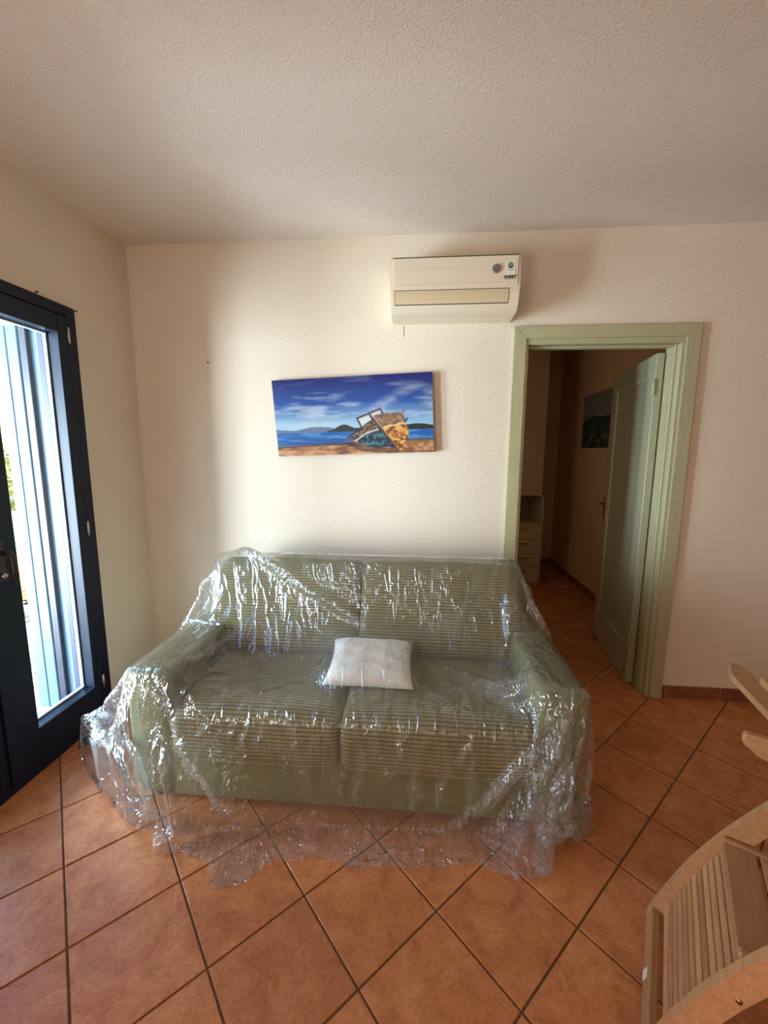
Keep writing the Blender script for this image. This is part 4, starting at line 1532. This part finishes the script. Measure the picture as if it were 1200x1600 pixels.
canvas('canvas_print', [(CORX - .022, 4.655, 2.063), (CORX - .022, 3.93, 2.063), (CORX - .022, 3.93, 1.520), (CORX - .022, 4.640, 1.520)], 0.020, (-1, 0, 0), hills_picture(),
       'dark canvas print of rocky hills on the passage wall beyond the doorway')

# ------------------------------------------------------------------ tall cabinet in the passage
M_cab = paint_wood('beige_laminate', (0.55, 0.42, 0.27), 0.5, 0.05)
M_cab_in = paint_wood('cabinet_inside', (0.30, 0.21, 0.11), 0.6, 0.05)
cb = empty('tall_cabinet', (1.13, 4.87, 0.0))
tag(cb, 'tall beige cabinet with open niche and four drawers in the dark passage', 'cabinet')
def cp(o):
    return local(cb, o)
KX0, KX1, KY0, KY1 = 0.86, 1.395, 4.62, 5.12
cp(box('side_panel', (KX1 - 0.02, KY0, 0), (KX1, KY1, 0.995), M_cab, cb, 0.001))
cp(box('side_panel', (KX0, KY0, 0), (KX0 + .02, KY1, 0.995), M_cab, cb, 0.001))
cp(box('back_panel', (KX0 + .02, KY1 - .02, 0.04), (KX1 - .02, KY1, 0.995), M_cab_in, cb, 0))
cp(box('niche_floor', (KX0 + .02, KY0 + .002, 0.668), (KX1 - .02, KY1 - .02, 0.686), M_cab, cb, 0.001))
cp(box('plinth', (KX0 + .02, KY0 + .004, 0.0), (KX1 - .02, KY0 + .02, 0.035), M_cab, cb, 0.001))
up_ = cp(box('upper_cupboard', (KX0, KY0 + .02, 0.996), (KX1 - 0.028, KY1, 2.62), M_cab, cb, 0.002))
cp(box('cupboard_door', (KX0, KY0, 0.998), (KX1 - 0.028, KY0 + .019, 2.615), M_cab, cb, 0.002))
dz = [0.668, 0.503, 0.335, 0.188, 0.020]
for k in range(4):
    f = cp(box('drawer', (KX0 + .021, KY0 - .004, dz[k + 1] + .003), (KX1 - .021, KY0 + .015, dz[k] - .003), M_cab, cb, 0.002))
    zc = dz[k] - 0.045
    h = tube('drawer_handle', [(1.06, KY0 - .006, zc), (1.065, KY0 - .028, zc), (1.235, KY0 - .028, zc), (1.24, KY0 - .006, zc)], 0.007, M_brass, f)

# ------------------------------------------------------------------ folding slatted chairs
# chair frame: x = towards the back of the chair, y = across, z = up; origin at the far front foot
def rail_pts(s):
    """centre line of the long curved rail at arclength s (front face), with its bulge towards the front"""
    e = math.radians(65)
    m = -0.024 * math.sin(min(1.0, s / 0.62) * math.pi) if s < 0.62 else 0.10 * (s - 0.62) ** 1.2
    return (s * math.cos(e) + m * math.sin(e), 0.030 + s * math.sin(e) - m * math.cos(e))

def rail_dir(s):
    a, b = rail_pts(max(0, s - .01)), rail_pts(s + .01)
    d = Vector((b[0] - a[0], b[1] - a[1])).normalized()
    return d

def bar_profile(ss, front, depth):
    fpts, bpts = [], []
    for s in ss:
        p, d = rail_pts(s), rail_dir(s)
        nx, nz = d.y, -d.x          # away from the front
        fpts.append((p[0] + nx * front, p[1] + nz * front))
        bpts.append((p[0] + nx * (front + depth), p[1] + nz * (front + depth)))
    return fpts + bpts[::-1]

def make_chair(label):
    c = empty('folding_chair')
    tag(c, label, 'chair', None)
    W_ = 0.39
    ss = [k * 0.03 for k in range(24)]
    for ya in (-0.025, -W_):
        o = prism('side_rail', bar_profile(ss, 0.0, 0.052), 'y', ya, ya + 0.024, M_wood, c, 0.004)
        b1 = tube('pivot_bolt', [(0.155, ya - 0.003, 0.33), (0.155, ya + 0.027, 0.33)], 0.006, M_brass, o, 10)
    # flat board across the foot, then a gap and narrow slats set back between the rails
    prism('front_board', bar_profile([0.0, 0.045], 0.000, 0.020), 'y', -W_ + .024, -0.025, M_wood, c, 0.002)
    q = box('metal_plate', (-0.0015, -0.225, 0.0), (0.0015, -0.198, 0.024), M_stick, c, 0.0006, 1, Matrix.Rotation(math.radians(25), 3, 'Y'))
    q.location = (rail_pts(0.020)[0] - 0.001, 0, rail_pts(0.020)[1] - 0.016)
    s = 0.066
    for k in range(13):
        prism('slat', bar_profile([s, s + 0.0215], 0.022, 0.012), 'y', -W_ + .024, -0.025, M_wood, c, 0.002)
        s += 0.0262
    # back rest slats higher up
    s = 0.60
    for k in range(2):
        prism('back_slat', bar_profile([s, s + 0.03], 0.016, 0.014), 'y', -W_ + .024, -0.025, M_wood, c, 0.002)
        s += 0.041
    # seat: frame rails, wide front board, slats
    sx0, sz, sd = 0.148, 0.414, 0.40
    for ya in (-0.028 - 0.022, -W_ + 0.028):
        box('seat_rail', (sx0 + .002, ya, sz - 0.040), (sx0 + sd, ya + 0.020, sz - 0.0), M_wood, c, 0.004)
    box('seat_front_board', (sx0, -W_ + .048, sz - 0.022), (sx0 + 0.070, -0.050, sz - 0.003), M_wood, c, 0.003)
    x = sx0 + 0.077
    while x < sx0 + sd - .04:
        box('seat_slat', (x, -W_ + .048, sz - 0.020), (x + 0.036, -0.050, sz - 0.004), M_wood, c, 0.002)
        x += 0.043
    # rear legs crossing the long rails
    for ya in (0.002, -W_ - 0.026):
        prism('rear_leg', [(0.56, 0.0), (0.61, 0.0), (0.40, 0.40), (0.36, 0.40)], 'y', ya, ya + 0.022, M_wood, c, 0.003)
        # arm rest on edge, its nose rounded
        arm = [(0.165, 0.700), (0.168, 0.685), (0.20, 0.660), (0.26, 0.640), (0.60, 0.634), (0.60, 0.715), (0.17, 0.715)]
        prism('armrest', [(a, b) for a, b in arm], 'y', ya - 0.004, ya + 0.020, M_wood, c, 0.004)
    box('rear_stretcher', (0.50, -W_, 0.06), (0.52, -0.004, 0.09), M_wood, c, 0.003)
    return c

ch = make_chair('weathered slatted wooden folding chair facing left at the right foreground edge')
ch.location = (0.752, 1.175, 0.0)
ch.rotation_euler = (0, 0, math.radians(-30))
def copy_tree(o, parent=None):
    c = o.copy()
    COL.objects.link(c)
    if parent is not None:
        c.parent = parent
    for k in list(o.children):
        copy_tree(k, c)
    return c
def make_folded(label):
    """a folded chair laid flat: x runs from the nose backwards, y across, z up"""
    c = empty('folding_chair')
    tag(c, label, 'chair')
    nose = [(0.0, 0.010), (0.012, -0.004), (0.10, -0.034), (0.95, -0.034), (0.98, -0.02), (0.98, 0.02), (0.95, 0.034), (0.05, 0.034), (0.014, 0.030)]
    for k, y in enumerate((0.0, 0.47)):
        sgn = 1 if k == 0 else -1
        prism('armrest', [(a, y + sgn * b) for a, b in nose], 'z', 0.0, 0.022, M_wood, c, 0.004)
    for k, y in enumerate((0.045, 0.40)):
        box('side_rail', (0.16, y, -0.001), (1.05, y + 0.024, 0.045), M_wood, c, 0.004)
        box('brace', (0.14, y + (-0.02 if k == 0 else 0.026), -0.002), (0.22, y + (-0.002 if k == 0 else 0.044), 0.045), M_wood, c, 0.003)
    x = 0.24
    while x < 1.0:
        box('slat', (x, 0.069, 0.014), (x + 0.034, 0.40, 0.026), M_wood, c, 0.002)
        x += 0.043
    return c
ch2 = make_folded('folded wooden chair laid across the first chair, its arm tip pointing at the skirting')
ch2.location = (1.107, 1.451, 0.7185)
ch2.rotation_euler = (0, 0, math.radians(-103.5))
